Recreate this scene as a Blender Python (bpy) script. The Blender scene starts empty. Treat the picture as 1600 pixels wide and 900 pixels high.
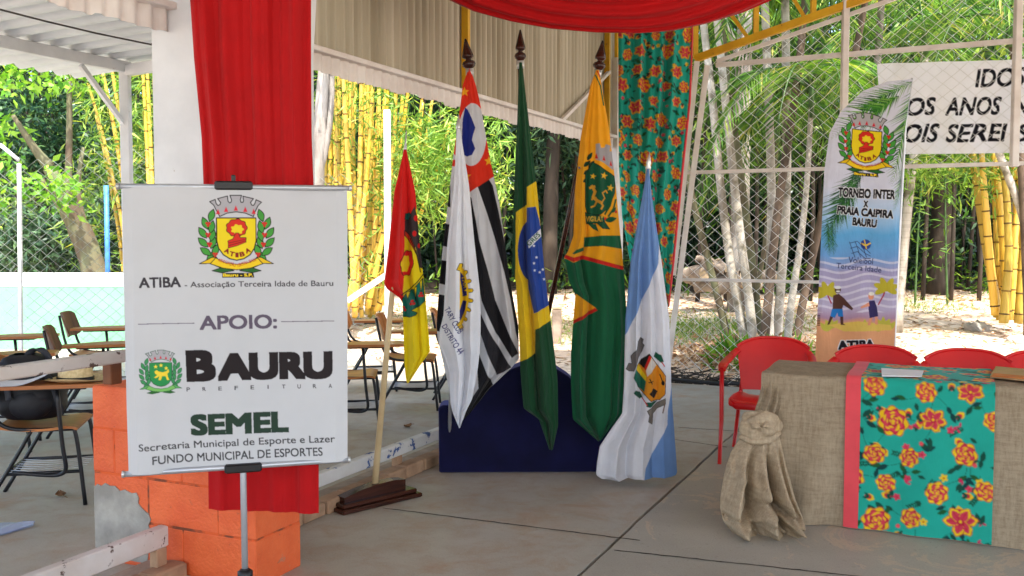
import bpy, math, random
import numpy as np
from mathutils import Vector

# ------------------------------------------------------------------ camera, light, exposure
SC = bpy.context.scene
COL = SC.collection
F = 1500.0
CAM_H = 1.5
PITCH = math.atan(82 / F)
cam_data = bpy.data.cameras.new('camera')
cam_data.sensor_width = 36.0
cam_data.lens = F / 1600 * 36.0
cam_data.clip_start = 0.05
cam_data.clip_end = 2000
cam = bpy.data.objects.new('camera', cam_data)
cam.location = (0, 0, CAM_H)
cam.rotation_euler = (math.pi / 2 - PITCH, 0, 0)
COL.objects.link(cam)
SC.camera = cam

SUN_EL, SUN_AZ = math.radians(60), math.radians(168)      # azimuth: direction the light comes from, clockwise from +Y
world = bpy.data.worlds.new('World')
SC.world = world
world.use_nodes = True
wn = world.node_tree
wn.nodes.clear()
sky = wn.nodes.new('ShaderNodeTexSky')
sky.sky_type = 'NISHITA'
sky.sun_disc = False
sky.sun_elevation = SUN_EL
sky.sun_rotation = SUN_AZ
sky.air_density = 1.0
sky.dust_density = 2.5
bg = wn.nodes.new('ShaderNodeBackground')
bg.inputs[1].default_value = 0.15
wo = wn.nodes.new('ShaderNodeOutputWorld')
wn.links.new(sky.outputs[0], bg.inputs[0])
wn.links.new(bg.outputs[0], wo.inputs[0])

sun_data = bpy.data.lights.new('sun', 'SUN')
sun_data.energy = 2.2
sun_data.angle = math.radians(0.6)
sun_data.color = (1.0, 0.95, 0.87)
sun = bpy.data.objects.new('sun', sun_data)
sdir = Vector((math.sin(SUN_AZ) * math.cos(SUN_EL), math.cos(SUN_AZ) * math.cos(SUN_EL), math.sin(SUN_EL)))
sun.rotation_euler = sdir.to_track_quat('Z', 'Y').to_euler()
sun.location = (0, -5, 12)
COL.objects.link(sun)

SC.view_settings.view_transform = 'Standard'
SC.view_settings.look = 'None'
SC.view_settings.gamma = 1.0
SC.view_settings.use_curve_mapping = False
SC.view_settings.exposure = 2.32
SC.render.engine = 'CYCLES'
SC.cycles.max_bounces = 8
SC.cycles.diffuse_bounces = 5
SC.cycles.transparent_max_bounces = 12
SC.cycles.use_denoising = True

# ------------------------------------------------------------------ geometry of the view and of the hall
CP, SP_ = math.cos(PITCH), math.sin(PITCH)


def ray(u, v):
    x = (u - 800) / F
    y = (450 - v) / F
    return np.array([x, CP + y * SP_, -SP_ + y * CP])


def P(u, v, Y):
    d = ray(u, v)
    k = Y / d[1]
    return np.array([d[0] * k, Y, CAM_H + d[2] * k])


def G(u, v, z=0.0):
    d = ray(u, v)
    k = (z - CAM_H) / d[2]
    return np.array([d[0] * k, d[1] * k, z])


AX = np.array([0.414, 0.910]); AX /= np.linalg.norm(AX)     # along the left side of the hall, away from the viewer
RX = np.array([AX[1], -AX[0]])                              # across the hall, to the right
ORG = np.array([-1.14, 5.03])


def W(a, b, z):
    p = ORG + a * AX + b * RX
    return np.array([p[0], p[1], z])


def AB(p):
    d = np.array(p[:2]) - ORG
    return float(d @ AX), float(d @ RX)


def on_a(u, v, a):            # where the view ray meets the cross plane at distance a
    d = ray(u, v)
    k = (a + ORG @ AX) / (d[:2] @ AX)
    return np.array([d[0] * k, d[1] * k, CAM_H + d[2] * k])


def on_b(u, v, b):            # where the view ray meets the side plane b
    d = ray(u, v)
    k = (b + ORG @ RX) / (d[:2] @ RX)
    return np.array([d[0] * k, d[1] * k, CAM_H + d[2] * k])


# ------------------------------------------------------------------ mesh helpers
ROOT = {}


def tag(o, label=None, cat=None, group=None, kind=None):
    if label: o['label'] = label
    if cat: o['category'] = cat
    if group: o['group'] = group
    if kind: o['kind'] = kind
    return o


def thing(name, label, cat, loc=(0, 0, 0), group=None):
    o = bpy.data.objects.new(name, None)
    o.empty_display_size = 0.1
    COL.objects.link(o)
    o.location = tuple(loc)
    ROOT[o.name] = np.array(loc, float)
    return tag(o, label, cat, group)


def link_mesh(name, me, parent, off):
    o = bpy.data.objects.new(name, me)
    COL.objects.link(o)
    if parent is not None:
        o.parent = parent
        ROOT[o.name] = off
    else:
        o.location = tuple(off)
        ROOT[o.name] = off
    return o


def fast_mesh(name, V, Fq, mats, smooth=False, mi=None):
    """V (n,3); Fq list of arrays of equal-size faces"""
    me = bpy.data.meshes.new(name)
    V = np.asarray(V, np.float32)
    me.vertices.add(len(V))
    me.vertices.foreach_set('co', V.ravel())
    loops = np.concatenate([np.asarray(f, np.int32).ravel() for f in Fq])
    tot = np.concatenate([np.full(len(f), len(f[0]), np.int32) for f in Fq])
    start = np.concatenate([[0], np.cumsum(tot)[:-1]]).astype(np.int32)
    me.loops.add(len(loops))
    me.loops.foreach_set('vertex_index', loops)
    me.polygons.add(len(tot))
    me.polygons.foreach_set('loop_start', start)
    me.polygons.foreach_set('loop_total', tot)
    if smooth:
        me.polygons.foreach_set('use_smooth', np.ones(len(tot), bool))
    for m in (mats if isinstance(mats, (list, tuple)) else [mats]):
        me.materials.append(m)
    if mi is not None:
        me.polygons.foreach_set('material_index', np.asarray(mi, np.int32))
    me.update(calc_edges=True)
    me.validate()
    return me


class MB:
    def __init__(self):
        self.v, self.f, self.m, self.mi = [], [], [], 0
        self.sm = []

    def add(self, vs, fs, smooth=False):
        o = len(self.v)
        self.v += [tuple(map(float, p)) for p in vs]
        self.f += [tuple(i + o for i in f) for f in fs]
        self.m += [self.mi] * len(fs)
        self.sm += [smooth] * len(fs)
        return self

    def hexa(self, p):        # eight corners: bottom four (ccw), top four
        return self.add(p, [(3, 2, 1, 0), (4, 5, 6, 7), (0, 1, 5, 4), (1, 2, 6, 5), (2, 3, 7, 6), (3, 0, 4, 7)])

    def box(self, c, s, ax=None):
        c = np.array(c, float)
        ex, ey, ez = ax if ax is not None else (np.array([1., 0, 0]), np.array([0, 1., 0]), np.array([0, 0, 1.]))
        hx, hy, hz = s[0] / 2, s[1] / 2, s[2] / 2
        pts = [c + sx * hx * ex + sy * hy * ey + sz * hz * ez for sz in (-1, 1) for sx, sy in ((-1, -1), (1, -1), (1, 1), (-1, 1))]
        return self.hexa(pts)

    def bev(self, c, s, ax=None, r=0.006):      # a box with chamfered edges
        c = np.array(c, float)
        ex, ey, ez = ax if ax is not None else (np.array([1., 0, 0]), np.array([0, 1., 0]), np.array([0, 0, 1.]))
        hx, hy, hz = s[0] / 2, s[1] / 2, s[2] / 2
        r = min(r, hx * .45, hy * .45, hz * .45)
        rings = []
        for z, k in ((-hz, r), (-hz + r, 0), (hz - r, 0), (hz, r)):
            x, y = hx - k, hy - k
            q = r
            ring = [(-x + q, -y), (x - q, -y), (x, -y + q), (x, y - q), (x - q, y), (-x + q, y), (-x, y - q), (-x, -y + q)]
            rings.append([c + a * ex + b * ey + z * ez for a, b in ring])
        vs = [p for rr in rings for p in rr]
        fs = [tuple(range(7, -1, -1)), tuple(range(24, 32))]
        for k in range(3):
            for i in range(8):
                j = (i + 1) % 8
                fs.append((k * 8 + i, k * 8 + j, k * 8 + 8 + j, k * 8 + 8 + i))
        return self.add(vs, fs)

    def bar(self, p, q, w, h, up=(0, 0, 1), r=0.0):
        p, q = np.array(p, float), np.array(q, float)
        d = q - p
        L = np.linalg.norm(d)
        e = d / L
        up = np.array(up, float)
        s = np.cross(e, up); s /= np.linalg.norm(s)
        u2 = np.cross(s, e)
        f = self.bev if r > 0 else (lambda c, s_, ax, r: self.box(c, s_, ax))
        return f((p + q) / 2, (L, w, h), (e, s, u2), r)

    def tube(self, pts, rad, n=8, cap=True):
        pts = np.array(pts, float)
        k = len(pts)
        rad = np.full(k, rad, float) if np.isscalar(rad) else np.array(rad, float)
        tang = np.gradient(pts, axis=0)
        tang /= np.linalg.norm(tang, axis=1)[:, None] + 1e-12
        ref = np.array([0, 0, 1.]) if abs(tang[0][2]) < .9 else np.array([0, 1., 0])
        vs = []
        s = np.cross(tang[0], ref); s /= np.linalg.norm(s)
        for i in range(k):
            s = s - tang[i] * (s @ tang[i]); s /= np.linalg.norm(s) + 1e-12
            t2 = np.cross(tang[i], s)
            for j in range(n):
                a = 2 * math.pi * j / n
                vs.append(pts[i] + rad[i] * (math.cos(a) * s + math.sin(a) * t2))
        fs = []
        for i in range(k - 1):
            for j in range(n):
                j2 = (j + 1) % n
                fs.append((i * n + j, i * n + j2, (i + 1) * n + j2, (i + 1) * n + j))
        self.add(vs, fs, True)
        if cap:
            o = len(self.v) - k * n
            self.f += [tuple(o + j for j in range(n - 1, -1, -1)), tuple(o + (k - 1) * n + j for j in range(n))]
            self.m += [self.mi] * 2; self.sm += [False] * 2
        return self

    def lathe(self, base, axis, prof, n=16):     # prof: (distance along axis, radius)
        base = np.array(base, float); axis = np.array(axis, float); axis /= np.linalg.norm(axis)
        return self.tube([base + axis * t for t, r in prof], [max(r, 1e-4) for t, r in prof], n)

    def prism(self, outline, y0, y1, fn):        # outline of (x, z), extruded; fn maps (x, y, z) to the world
        n = len(outline)
        vs = [fn(x, y0, z) for x, z in outline] + [fn(x, y1, z) for x, z in outline]
        fs = [tuple(range(n)), tuple(range(2 * n - 1, n - 1, -1))]
        fs += [(i, i + n, (i + 1) % n + n, (i + 1) % n) for i in range(n)]
        return self.add(vs, fs)

    def grid(self, arr, smooth=True, closed=False):
        arr = np.asarray(arr); n, m = arr.shape[:2]
        fs = []
        for i in range(n - 1):
            for j in range(m if closed else m - 1):
                j2 = (j + 1) % m
                fs.append((i * m + j, i * m + j2, (i + 1) * m + j2, (i + 1) * m + j))
        return self.add(arr.reshape(-1, 3), fs, smooth)

    def build(self, name, mats, parent=None, origin=None):
        off = ROOT[parent.name] if parent is not None else np.array(origin if origin is not None else (0, 0, 0), float)
        me = bpy.data.meshes.new(name)
        V = (np.array(self.v) - off)
        me.from_pydata(V.tolist(), [], self.f)
        for m in (mats if isinstance(mats, (list, tuple)) else [mats]):
            me.materials.append(m)
        me.polygons.foreach_set('material_index', self.m)
        me.polygons.foreach_set('use_smooth', self.sm)
        me.validate()
        me.update()
        return link_mesh(name, me, parent, off)


def copy_thing(o, loc, rz, **kw):
    c = o.copy(); COL.objects.link(c)
    c.location = tuple(loc); c.rotation_euler = (0, 0, rz)
    for k, v in kw.items(): c[k] = v
    for ch in [x for x in bpy.data.objects if x.parent == o]:
        d = ch.copy(); COL.objects.link(d); d.parent = c
        for g in [x for x in bpy.data.objects if x.parent == ch]:
            e = g.copy(); COL.objects.link(e); e.parent = d
    return c


# ------------------------------------------------------------------ materials
def lin(c):
    c = np.array(c, float) / 255
    return tuple(np.where(c <= .04045, c / 12.92, ((c + .055) / 1.055) ** 2.4))


def nodes(name):
    m = bpy.data.materials.new(name)
    m.use_nodes = True
    nt = m.node_tree
    b = nt.nodes['Principled BSDF']
    return m, nt, b


def N(nt, t, **kw):
    n = nt.nodes.new(t)
    for k, v in kw.items():
        if k.startswith('i_'):
            key = k[2:]
            n.inputs[int(key) if key.isdigit() else key.replace('_', ' ')].default_value = v
        else:
            setattr(n, k, v)
    return n


def ramp(nt, stops, fac):
    r = N(nt, 'ShaderNodeValToRGB')
    while len(r.color_ramp.elements) < len(stops): r.color_ramp.elements.new(0.5)
    for e, (p, c) in zip(r.color_ramp.elements, stops):
        e.position = p; e.color = tuple(c) + (1,)
    nt.links.new(fac, r.inputs[0])
    return r.outputs[0]


def mixc(nt, fac, a, b, mode='MIX'):
    m = N(nt, 'ShaderNodeMix', data_type='RGBA', blend_type=mode)
    for sock, val in ((m.inputs[0], fac), (m.inputs[6], a), (m.inputs[7], b)):
        if hasattr(val, 'links'): nt.links.new(val, sock)
        elif isinstance(val, (int, float)): sock.default_value = val
        else: sock.default_value = tuple(val) + (1,)
    return m.outputs[2]


def noise(nt, scale, detail=4, rough=.55, coord=None, stretch=None, dist=0.0):
    t = N(nt, 'ShaderNodeTexCoord')
    src = t.outputs['Object'] if coord is None else coord
    if stretch is not None:
        mp = N(nt, 'ShaderNodeMapping')
        mp.inputs['Scale'].default_value = stretch
        nt.links.new(src, mp.inputs[0]); src = mp.outputs[0]
    n = N(nt, 'ShaderNodeTexNoise')
    n.inputs['Scale'].default_value = scale
    n.inputs['Detail'].default_value = detail
    n.inputs['Roughness'].default_value = rough
    n.inputs['Distortion'].default_value = dist
    nt.links.new(src, n.inputs['Vector'])
    return n.outputs[0]


def bump(nt, b, h, strength=.2, dist=.01):
    n = N(nt, 'ShaderNodeBump')
    n.inputs['Strength'].default_value = strength
    n.inputs['Distance'].default_value = dist
    nt.links.new(h, n.inputs['Height'])
    nt.links.new(n.outputs[0], b.inputs['Normal'])


def mat(name, c1, c2=None, rough=.7, scale=6, detail=5, lo=.35, hi=.65, bmp=.15, bscale=60, metal=0, stretch=None, spec=.4, chips=None):
    m, nt, b = nodes(name)
    c1 = lin(c1); c2 = lin(c2) if c2 is not None else tuple(x * .8 for x in c1)
    col = ramp(nt, [(lo, c1), (hi, c2)], noise(nt, scale, detail, stretch=stretch))
    if chips is not None:       # flaked paint: patches of another colour with a hard edge
        cc, cs, lo_, wid = chips
        f = ramp(nt, [(lo_, (0, 0, 0)), (lo_ + wid, (1, 1, 1))], noise(nt, cs, 8, .65))
        col = mixc(nt, f, col, lin(cc))
    nt.links.new(col, b.inputs['Base Color'])
    b.inputs['Roughness'].default_value = rough
    b.inputs['Metallic'].default_value = metal
    b.inputs['Specular IOR Level'].default_value = spec
    if bmp: bump(nt, b, noise(nt, bscale, 4), bmp, .006)
    return m


def leaf_mat(name, stops, rough=.45, transl=.35, spec=.35):
    m, nt, b = nodes(name)
    g = N(nt, 'ShaderNodeNewGeometry')
    stops = [(p, lin(c)) for p, c in stops]
    col = ramp(nt, stops, g.outputs['Random Per Island'])
    nt.links.new(col, b.inputs['Base Color'])
    b.inputs['Roughness'].default_value = rough
    b.inputs['Specular IOR Level'].default_value = spec
    tr = N(nt, 'ShaderNodeBsdfTranslucent')
    nt.links.new(mixc(nt, 1.0, col, (1.7, 1.6, .6), 'MULTIPLY'), tr.inputs[0])
    mx = N(nt, 'ShaderNodeMixShader'); mx.inputs[0].default_value = transl
    out = nt.nodes['Material Output']
    nt.links.new(b.outputs[0], mx.inputs[1]); nt.links.new(tr.outputs[0], mx.inputs[2])
    nt.links.new(mx.outputs[0], out.inputs[0])
    return m


def cloth_mat(name, color=None, rough=.75, weave=900, wstr=.15, transl=.12, sheen=.1, spec=.2, var=.06, wrinkle=0):
    m, nt, b = nodes(name)
    if color is None:
        a = N(nt, 'ShaderNodeVertexColor'); a.layer_name = 'Col'
        base = a.outputs[0]
    else:
        base = N(nt, 'ShaderNodeRGB').outputs[0]; base.default_value = lin(color) + (1,)
    f = ramp(nt, [(.3, (1 - var,) * 3), (.7, (1 + var,) * 3)], noise(nt, 9, 5))
    col = mixc(nt, 1.0, base, f, 'MULTIPLY')
    nt.links.new(col, b.inputs['Base Color'])
    b.inputs['Roughness'].default_value = rough
    b.inputs['Specular IOR Level'].default_value = spec
    b.inputs['Sheen Weight'].default_value = sheen
    wv = N(nt, 'ShaderNodeBump'); wv.inputs['Strength'].default_value = wstr; wv.inputs['Distance'].default_value = .002
    nt.links.new(noise(nt, weave, 2), wv.inputs['Height'])
    if wrinkle:                       # small irregular creases along the hang of the cloth
        cr = N(nt, 'ShaderNodeBump'); cr.inputs['Strength'].default_value = wrinkle; cr.inputs['Distance'].default_value = .02
        nt.links.new(noise(nt, 13, 5, .6, stretch=(1, 1, .28), dist=.6), cr.inputs['Height'])
        nt.links.new(cr.outputs[0], wv.inputs['Normal'])
    nt.links.new(wv.outputs[0], b.inputs['Normal'])
    if transl:
        tr = N(nt, 'ShaderNodeBsdfTranslucent')
        nt.links.new(col, tr.inputs[0])
        mx = N(nt, 'ShaderNodeMixShader'); mx.inputs[0].default_value = transl
        out = nt.nodes['Material Output']
        nt.links.new(b.outputs[0], mx.inputs[1]); nt.links.new(tr.outputs[0], mx.inputs[2])
        nt.links.new(mx.outputs[0], out.inputs[0])
    return m


# ------------------------------------------------------------------ printed cloth: a small painter whose colours go to the cloth's vertices
_glyphs = {}


def glyphs(s, bold=0.0, shear=0.0):
    key = (s, bold, shear)
    if key not in _glyphs:
        cu = bpy.data.curves.new('lettering', 'FONT')
        cu.body = s
        cu.size = 1.0
        cu.offset = bold
        cu.shear = shear
        cu.resolution_u = 4
        ob = bpy.data.objects.new('lettering', cu)
        COL.objects.link(ob)
        dg = bpy.context.evaluated_depsgraph_get()
        me = bpy.data.meshes.new_from_object(ob.evaluated_get(dg), depsgraph=dg)
        me.calc_loop_triangles()
        V = np.array([v.co[:2] for v in me.vertices]) if len(me.vertices) else np.zeros((0, 2))
        T = np.array([t.vertices[:] for t in me.loop_triangles]) if len(me.loop_triangles) else np.zeros((0, 3), int)
        bpy.data.objects.remove(ob); bpy.data.curves.remove(cu); bpy.data.meshes.remove(me)
        _glyphs[key] = (V, T)
    return _glyphs[key]


class Canvas:
    def __init__(self, u0, v0, u1, v1, ppu, color):
        self.u0, self.v0, self.ppu = u0, v0, ppu
        self.w, self.h = int((u1 - u0) * ppu) + 2, int((v1 - v0) * ppu) + 2
        self.a = np.empty((self.h, self.w, 3), np.float32)
        self.a[:] = lin(color)
        self.tf = None

    def px(self, pts):
        pts = np.array(pts, float)
        if self.tf is not None: pts = self.tf(pts)
        return (pts - np.array([self.u0, self.v0])) * self.ppu

    def _fill(self, q, c):
        x0, y0 = np.floor(q.min(0)).astype(int); x1, y1 = np.ceil(q.max(0)).astype(int) + 1
        x0, y0 = max(x0, 0), max(y0, 0); x1, y1 = min(x1, self.w), min(y1, self.h)
        if x1 <= x0 or y1 <= y0: return
        X, Y = np.meshgrid(np.arange(x0, x1) + .5, np.arange(y0, y1) + .5)
        ins = np.zeros(X.shape, bool)
        n = len(q)
        for i in range(n):
            xa, ya = q[i]; xb, yb = q[(i + 1) % n]
            if ya == yb: continue
            cond = ((ya > Y) != (yb > Y))
            ins ^= cond & (X < (xb - xa) * (Y - ya) / (yb - ya) + xa)
        self.a[y0:y1, x0:x1][ins] = c

    def poly(self, pts, color, outline=None, ow=1.0):
        self._fill(self.px(pts), lin(color))
        if outline is not None: self.stroke(list(pts) + [pts[0]], ow, outline)

    def stroke(self, pts, w, color):
        q = np.array(pts, float)
        for i in range(len(q) - 1):
            d = q[i + 1] - q[i]; L = np.hypot(*d)
            if L == 0: continue
            n = np.array([-d[1], d[0]]) / L * w / 2
            e = d / L * w * .3
            self._fill(self.px([q[i] - n - e, q[i + 1] - n + e, q[i + 1] + n + e, q[i] + n - e]), lin(color))

    def ell(self, c, rx, ry=None, color=(0, 0, 0), ang=0, n=28, outline=None, ow=1, wob=0, k=6):
        ry = rx if ry is None else ry
        t = np.linspace(0, 2 * math.pi, n, endpoint=False)
        r = 1 + wob * np.cos(k * t)
        x, y = rx * np.cos(t) * r, ry * np.sin(t) * r
        ca, sa = math.cos(ang), math.sin(ang)
        pts = np.stack([c[0] + x * ca - y * sa, c[1] + x * sa + y * ca], 1)
        self.poly(pts.tolist(), color, outline, ow)

    def star(self, c, r, color, ang=0):
        pts = []
        for i in range(10):
            t = ang - math.pi / 2 + i * math.pi / 5
            rr = r if i % 2 == 0 else r * .42
            pts.append((c[0] + rr * math.cos(t), c[1] + rr * math.sin(t)))
        self.poly(pts, color)

    def text(self, s, p0, p1, cap, color, bold=0.0, shear=0.0, halo=None, hw=.03):
        """s set so that its ink runs from p0 to p1 along the baseline, with capitals of height cap"""
        p0, p1 = np.array(p0, float), np.array(p1, float)
        V0, _ = glyphs(s, 0.0, shear)
        Hc, _ = glyphs('H', 0.0, 0)
        x0, x1 = V0[:, 0].min() - bold, V0[:, 0].max() + bold
        ybase, ycap = Hc[:, 1].min() - bold, Hc[:, 1].max() + bold
        d = p1 - p0; L = np.hypot(*d); e = d / L
        n = np.array([e[1], -e[0]])
        V, T = glyphs(s, 0.0, shear)
        sx, sy = L / (x1 - x0), cap / (ycap - ybase)
        for col, b in (((halo, bold + hw),) if halo is not None else ()) + ((color, bold),):
            c = lin(col)
            k = 0 if b * sx * self.ppu < .15 else 8
            offs = [(0, 0)] + ([(b * i, b * j) for i in (-1, -.5, 0, .5, 1) for j in (-1, -.5, 0, .5, 1) if max(abs(i), abs(j)) == 1] if k else [])
            for ox, oy in offs:
                q = p0 + np.outer((V[:, 0] + ox - x0) * sx, e) + np.outer((V[:, 1] + oy - ybase) * sy, n)
                q = self.px(q)
                for t in T: self._fill(q[t], c)

    def noise_fn(self, fn):
        v, u = np.mgrid[0:self.h, 0:self.w].astype(np.float32)
        self.a = fn(self.a, self.u0 + u / self.ppu, self.v0 + v / self.ppu).astype(np.float32)

    def sample(self, u, v):
        x = np.clip((u - self.u0) * self.ppu - .5, 0, self.w - 2); y = np.clip((v - self.v0) * self.ppu - .5, 0, self.h - 2)
        xi, yi = x.astype(int), y.astype(int)
        a = self.a
        if not hasattr(self, 'bl'):            # light box filter
            p = np.pad(a, ((1, 1), (1, 1), (0, 0)), 'edge')
            self.bl = (p[:-2, 1:-1] + p[2:, 1:-1] + p[1:-1, :-2] + p[1:-1, 2:] + 2 * a) / 6
        a = self.bl
        fx, fy = (x - xi)[..., None], (y - yi)[..., None]
        return (a[yi, xi] * (1 - fx) + a[yi, xi + 1] * fx) * (1 - fy) + (a[yi + 1, xi] * (1 - fx) + a[yi + 1, xi + 1] * fx) * fy


def set_col(me, cols):
    at = me.color_attributes.new('Col', 'FLOAT_COLOR', 'POINT')
    c = np.ones((len(cols), 4), np.float32); c[:, :3] = cols
    at.data.foreach_set('color', c.ravel())


def grid_faces(n, m, o=0, flip=False):
    i, j = np.meshgrid(np.arange(n - 1), np.arange(m - 1), indexing='ij')
    a = (i * m + j).ravel() + o
    f = np.stack([a, a + 1, a + m + 1, a + m], 1)
    return f[:, ::-1] if flip else f


def rows_to_grid(rows, nr, nc):
    rows = np.array(rows, float)
    mid = (rows[:, :2] + rows[:, 2:]) / 2
    t = np.concatenate([[0], np.cumsum(np.maximum(np.hypot(*np.diff(mid, axis=0).T), 3))]); t /= t[-1]
    T = np.linspace(0, 1, nr)
    R = np.stack([np.interp(T, t, rows[:, k]) for k in range(4)], 1)
    for _ in range(max(2, nr // 70)):
        R[1:-1] = (R[:-2] + 2 * R[1:-1] + R[2:]) / 4
    S = np.linspace(0, 1, nc)
    U = R[:, 0:1] * (1 - S) + R[:, 2:3] * S
    V = R[:, 1:2] * (1 - S) + R[:, 3:4] * S
    return U, V, T, S


def P_arr(U, V, Y):
    x = (U - 800) / F; y = (450 - V) / F
    k = Y / (CP + y * SP_)
    return np.stack([x * k, np.broadcast_to(Y, x.shape), CAM_H + (-SP_ + y * CP) * k], -1)


def ridges(seed, n, amp, w=(.05, .12), slant=.25):
    rng = np.random.RandomState(seed)
    L = [(rng.uniform(0, 1), rng.uniform(-slant, slant), rng.uniform(*w), rng.uniform(.4, 1) * amp * rng.choice([1, 1, -.7])) for _ in range(n)]

    def f(S, T):
        y = np.zeros(np.broadcast(S, T).shape)
        for s0, d, ww, a in L:
            y = y + a * np.exp(-((S - s0 - d * (T - .5)) / ww) ** 2)
        return y
    return f


def drape(name, rows, Y0, canvas, m, parent=None, step=.8, D=.07, fold=None, color=None, closed=True, origin=None, gather=.25, label=None):
    """A hanging cloth with real depth: a folded front and a back sheet that meet at the two edges."""
    rows_a = np.array(rows, float)
    wid = np.hypot(rows_a[:, 2] - rows_a[:, 0], rows_a[:, 3] - rows_a[:, 1]).max()
    mid = (rows_a[:, :2] + rows_a[:, 2:]) / 2
    hgt = np.hypot(*np.diff(mid, axis=0).T).sum()
    nr, nc = max(8, int(hgt / step)), max(8, int(wid / step))
    U, V, T, S = rows_to_grid(rows, nr, nc)
    Tg, Sg = T[:, None], S[None, :]
    Yb = Y0(U, V) if callable(Y0) else np.full(U.shape, float(Y0))
    B = P_arr(U, V, Yb)
    grow = np.minimum(1, gather + Tg * 2.2)
    env = np.sin(np.pi * np.clip(Sg, 0, 1)) ** .5
    wr = np.abs(U[:, -1:] - U[:, :1]) / wid
    d = D * env * (.35 + .65 * wr)
    fo = fold(Sg, Tg) * np.minimum(1, Sg / .05) * np.minimum(1, (1 - Sg) / .05) * (.3 + .7 * wr) if fold is not None else 0
    front = B.copy(); front[..., 1] -= (d if closed else 0) + fo * grow
    off = ROOT[parent.name] if parent is not None else np.array(origin if origin is not None else (0, 0, 0), float)
    vs = [front.reshape(-1, 3)]; fs = [grid_faces(nr, nc)]
    cols = canvas.sample(U, V).reshape(-1, 3) if canvas is not None else None
    if closed:
        st = 3
        ri = np.unique(np.append(np.arange(0, nr, st), nr - 1)); ci = np.unique(np.append(np.arange(0, nc, st), nc - 1))
        back = B[np.ix_(ri, ci)].copy()
        back[..., 1] += (d + .002)[np.ix_(ri, ci)] * .6 if np.ndim(d) else d
        vs.append(back.reshape(-1, 3)); fs.append(grid_faces(len(ri), len(ci), nr * nc, True))
        if cols is not None:
            cols = np.concatenate([cols, canvas.sample(U[np.ix_(ri, ci)], V[np.ix_(ri, ci)]).reshape(-1, 3)])
    me = fast_mesh(name, np.concatenate(vs) - off, [np.concatenate(fs)], m, True)
    if cols is not None: set_col(me, cols)
    return link_mesh(name, me, parent, off)

# ================================================================== SETTING
rng = np.random.RandomState(7)
random.seed(7)


def ground_z(x, y):
    return -0.09 + np.maximum(0, y - 11.5) * .042 + .03 * np.sin(x * .9 + 1) * np.sin(y * .7) * np.clip((y - 11) / 4, 0, 1)


# ground: one sheet to the horizon
xs = np.concatenate([np.linspace(-600, -40, 8)[:-1], np.linspace(-40, 40, 90), np.linspace(40, 600, 8)[1:]])
ys = np.concatenate([np.linspace(-400, -20, 6)[:-1], np.linspace(-20, 60, 100), np.linspace(60, 900, 10)[1:]])
gx, gy = np.meshgrid(xs, ys)
gz = ground_z(gx, np.minimum(gy, 60))
m_sand, nt, b = nodes('dry_soil')
n1 = noise(nt, .35, 6, .6); n2 = noise(nt, 7, 8, .7); n3 = noise(nt, 40, 4, .7)
c = ramp(nt, [(.3, lin((196, 166, 140))), (.5, lin((220, 198, 172))), (.68, lin((230, 214, 192)))], n1)
c = mixc(nt, ramp(nt, [(.48, (0, 0, 0)), (.62, (.75,) * 3)], n2), c, lin((150, 118, 92)))
c = mixc(nt, ramp(nt, [(.58, (0, 0, 0)), (.68, (.6,) * 3)], n3), c, lin((120, 88, 64)))
nt.links.new(c, b.inputs['Base Color']); b.inputs['Roughness'].default_value = .95
bump(nt, b, n2, .6, .04)
me = fast_mesh('ground', np.stack([gx, gy, gz], -1).reshape(-1, 3), [grid_faces(len(ys), len(xs))], m_sand, True)
tag(link_mesh('ground', me, None, np.zeros(3)), kind='structure')

# concrete floor, cast in bays with an open joint between them
m_floor, nt, b = nodes('worn_concrete')
n1 = noise(nt, .8, 7, .6); n2 = noise(nt, 5, 8, .65, dist=.4); n3 = noise(nt, 34, 5, .6); n4 = noise(nt, 1.6, 8, .62, dist=.8)
c = ramp(nt, [(.3, lin((156, 150, 139))), (.7, lin((182, 175, 163)))], n1)
c = mixc(nt, ramp(nt, [(.45, (0, 0, 0)), (.72, (.7,) * 3)], n2), c, lin((168, 142, 116)))
c = mixc(nt, ramp(nt, [(.57, (0, 0, 0)), (.72, (.65,) * 3)], n4), c, lin((166, 130, 98)))
c = mixc(nt, ramp(nt, [(.6, (0, 0, 0)), (.7, (.35,) * 3)], n3), c, lin((132, 127, 120)))
c = mixc(nt, 1.0, c, ramp(nt, [(.35, (.86,) * 3), (.5, (1, 1, 1)), (.68, (1.08,) * 3)], noise(nt, 130, 3, .8)), 'MULTIPLY')
nt.links.new(c, b.inputs['Base Color'])
nt.links.new(ramp(nt, [(.3, (.38,) * 3), (.7, (.68,) * 3)], n2), b.inputs['Roughness'])
b.inputs['Specular IOR Level'].default_value = .5
bump(nt, b, n3, .12, .006)
m_floor2, nt, b = nodes('peeling_concrete')
n1 = noise(nt, .9, 7, .6); n2 = noise(nt, 1.7, 10, .7, dist=1.2); n3 = noise(nt, 34, 5, .6)
c = ramp(nt, [(.3, lin((152, 146, 135))), (.7, lin((178, 171, 159)))], n1)
c = mixc(nt, ramp(nt, [(.56, (0, 0, 0)), (.585, (.5,) * 3), (.66, (.2,) * 3)], n2), c, lin((206, 182, 152)))
c = mixc(nt, 1.0, c, ramp(nt, [(.35, (.86,) * 3), (.5, (1, 1, 1)), (.68, (1.08,) * 3)], noise(nt, 130, 3, .8)), 'MULTIPLY')
c = mixc(nt, ramp(nt, [(.6, (0, 0, 0)), (.7, (.35,) * 3)], n3), c, lin((104, 98, 90)))
nt.links.new(c, b.inputs['Base Color']); b.inputs['Roughness'].default_value = .52
b.inputs['Specular IOR Level'].default_value = .35
bump(nt, b, n2, .2, .01)

jb = np.mean([AB(G(880, 900))[1], AB(G(1135, 700))[1]])


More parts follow.
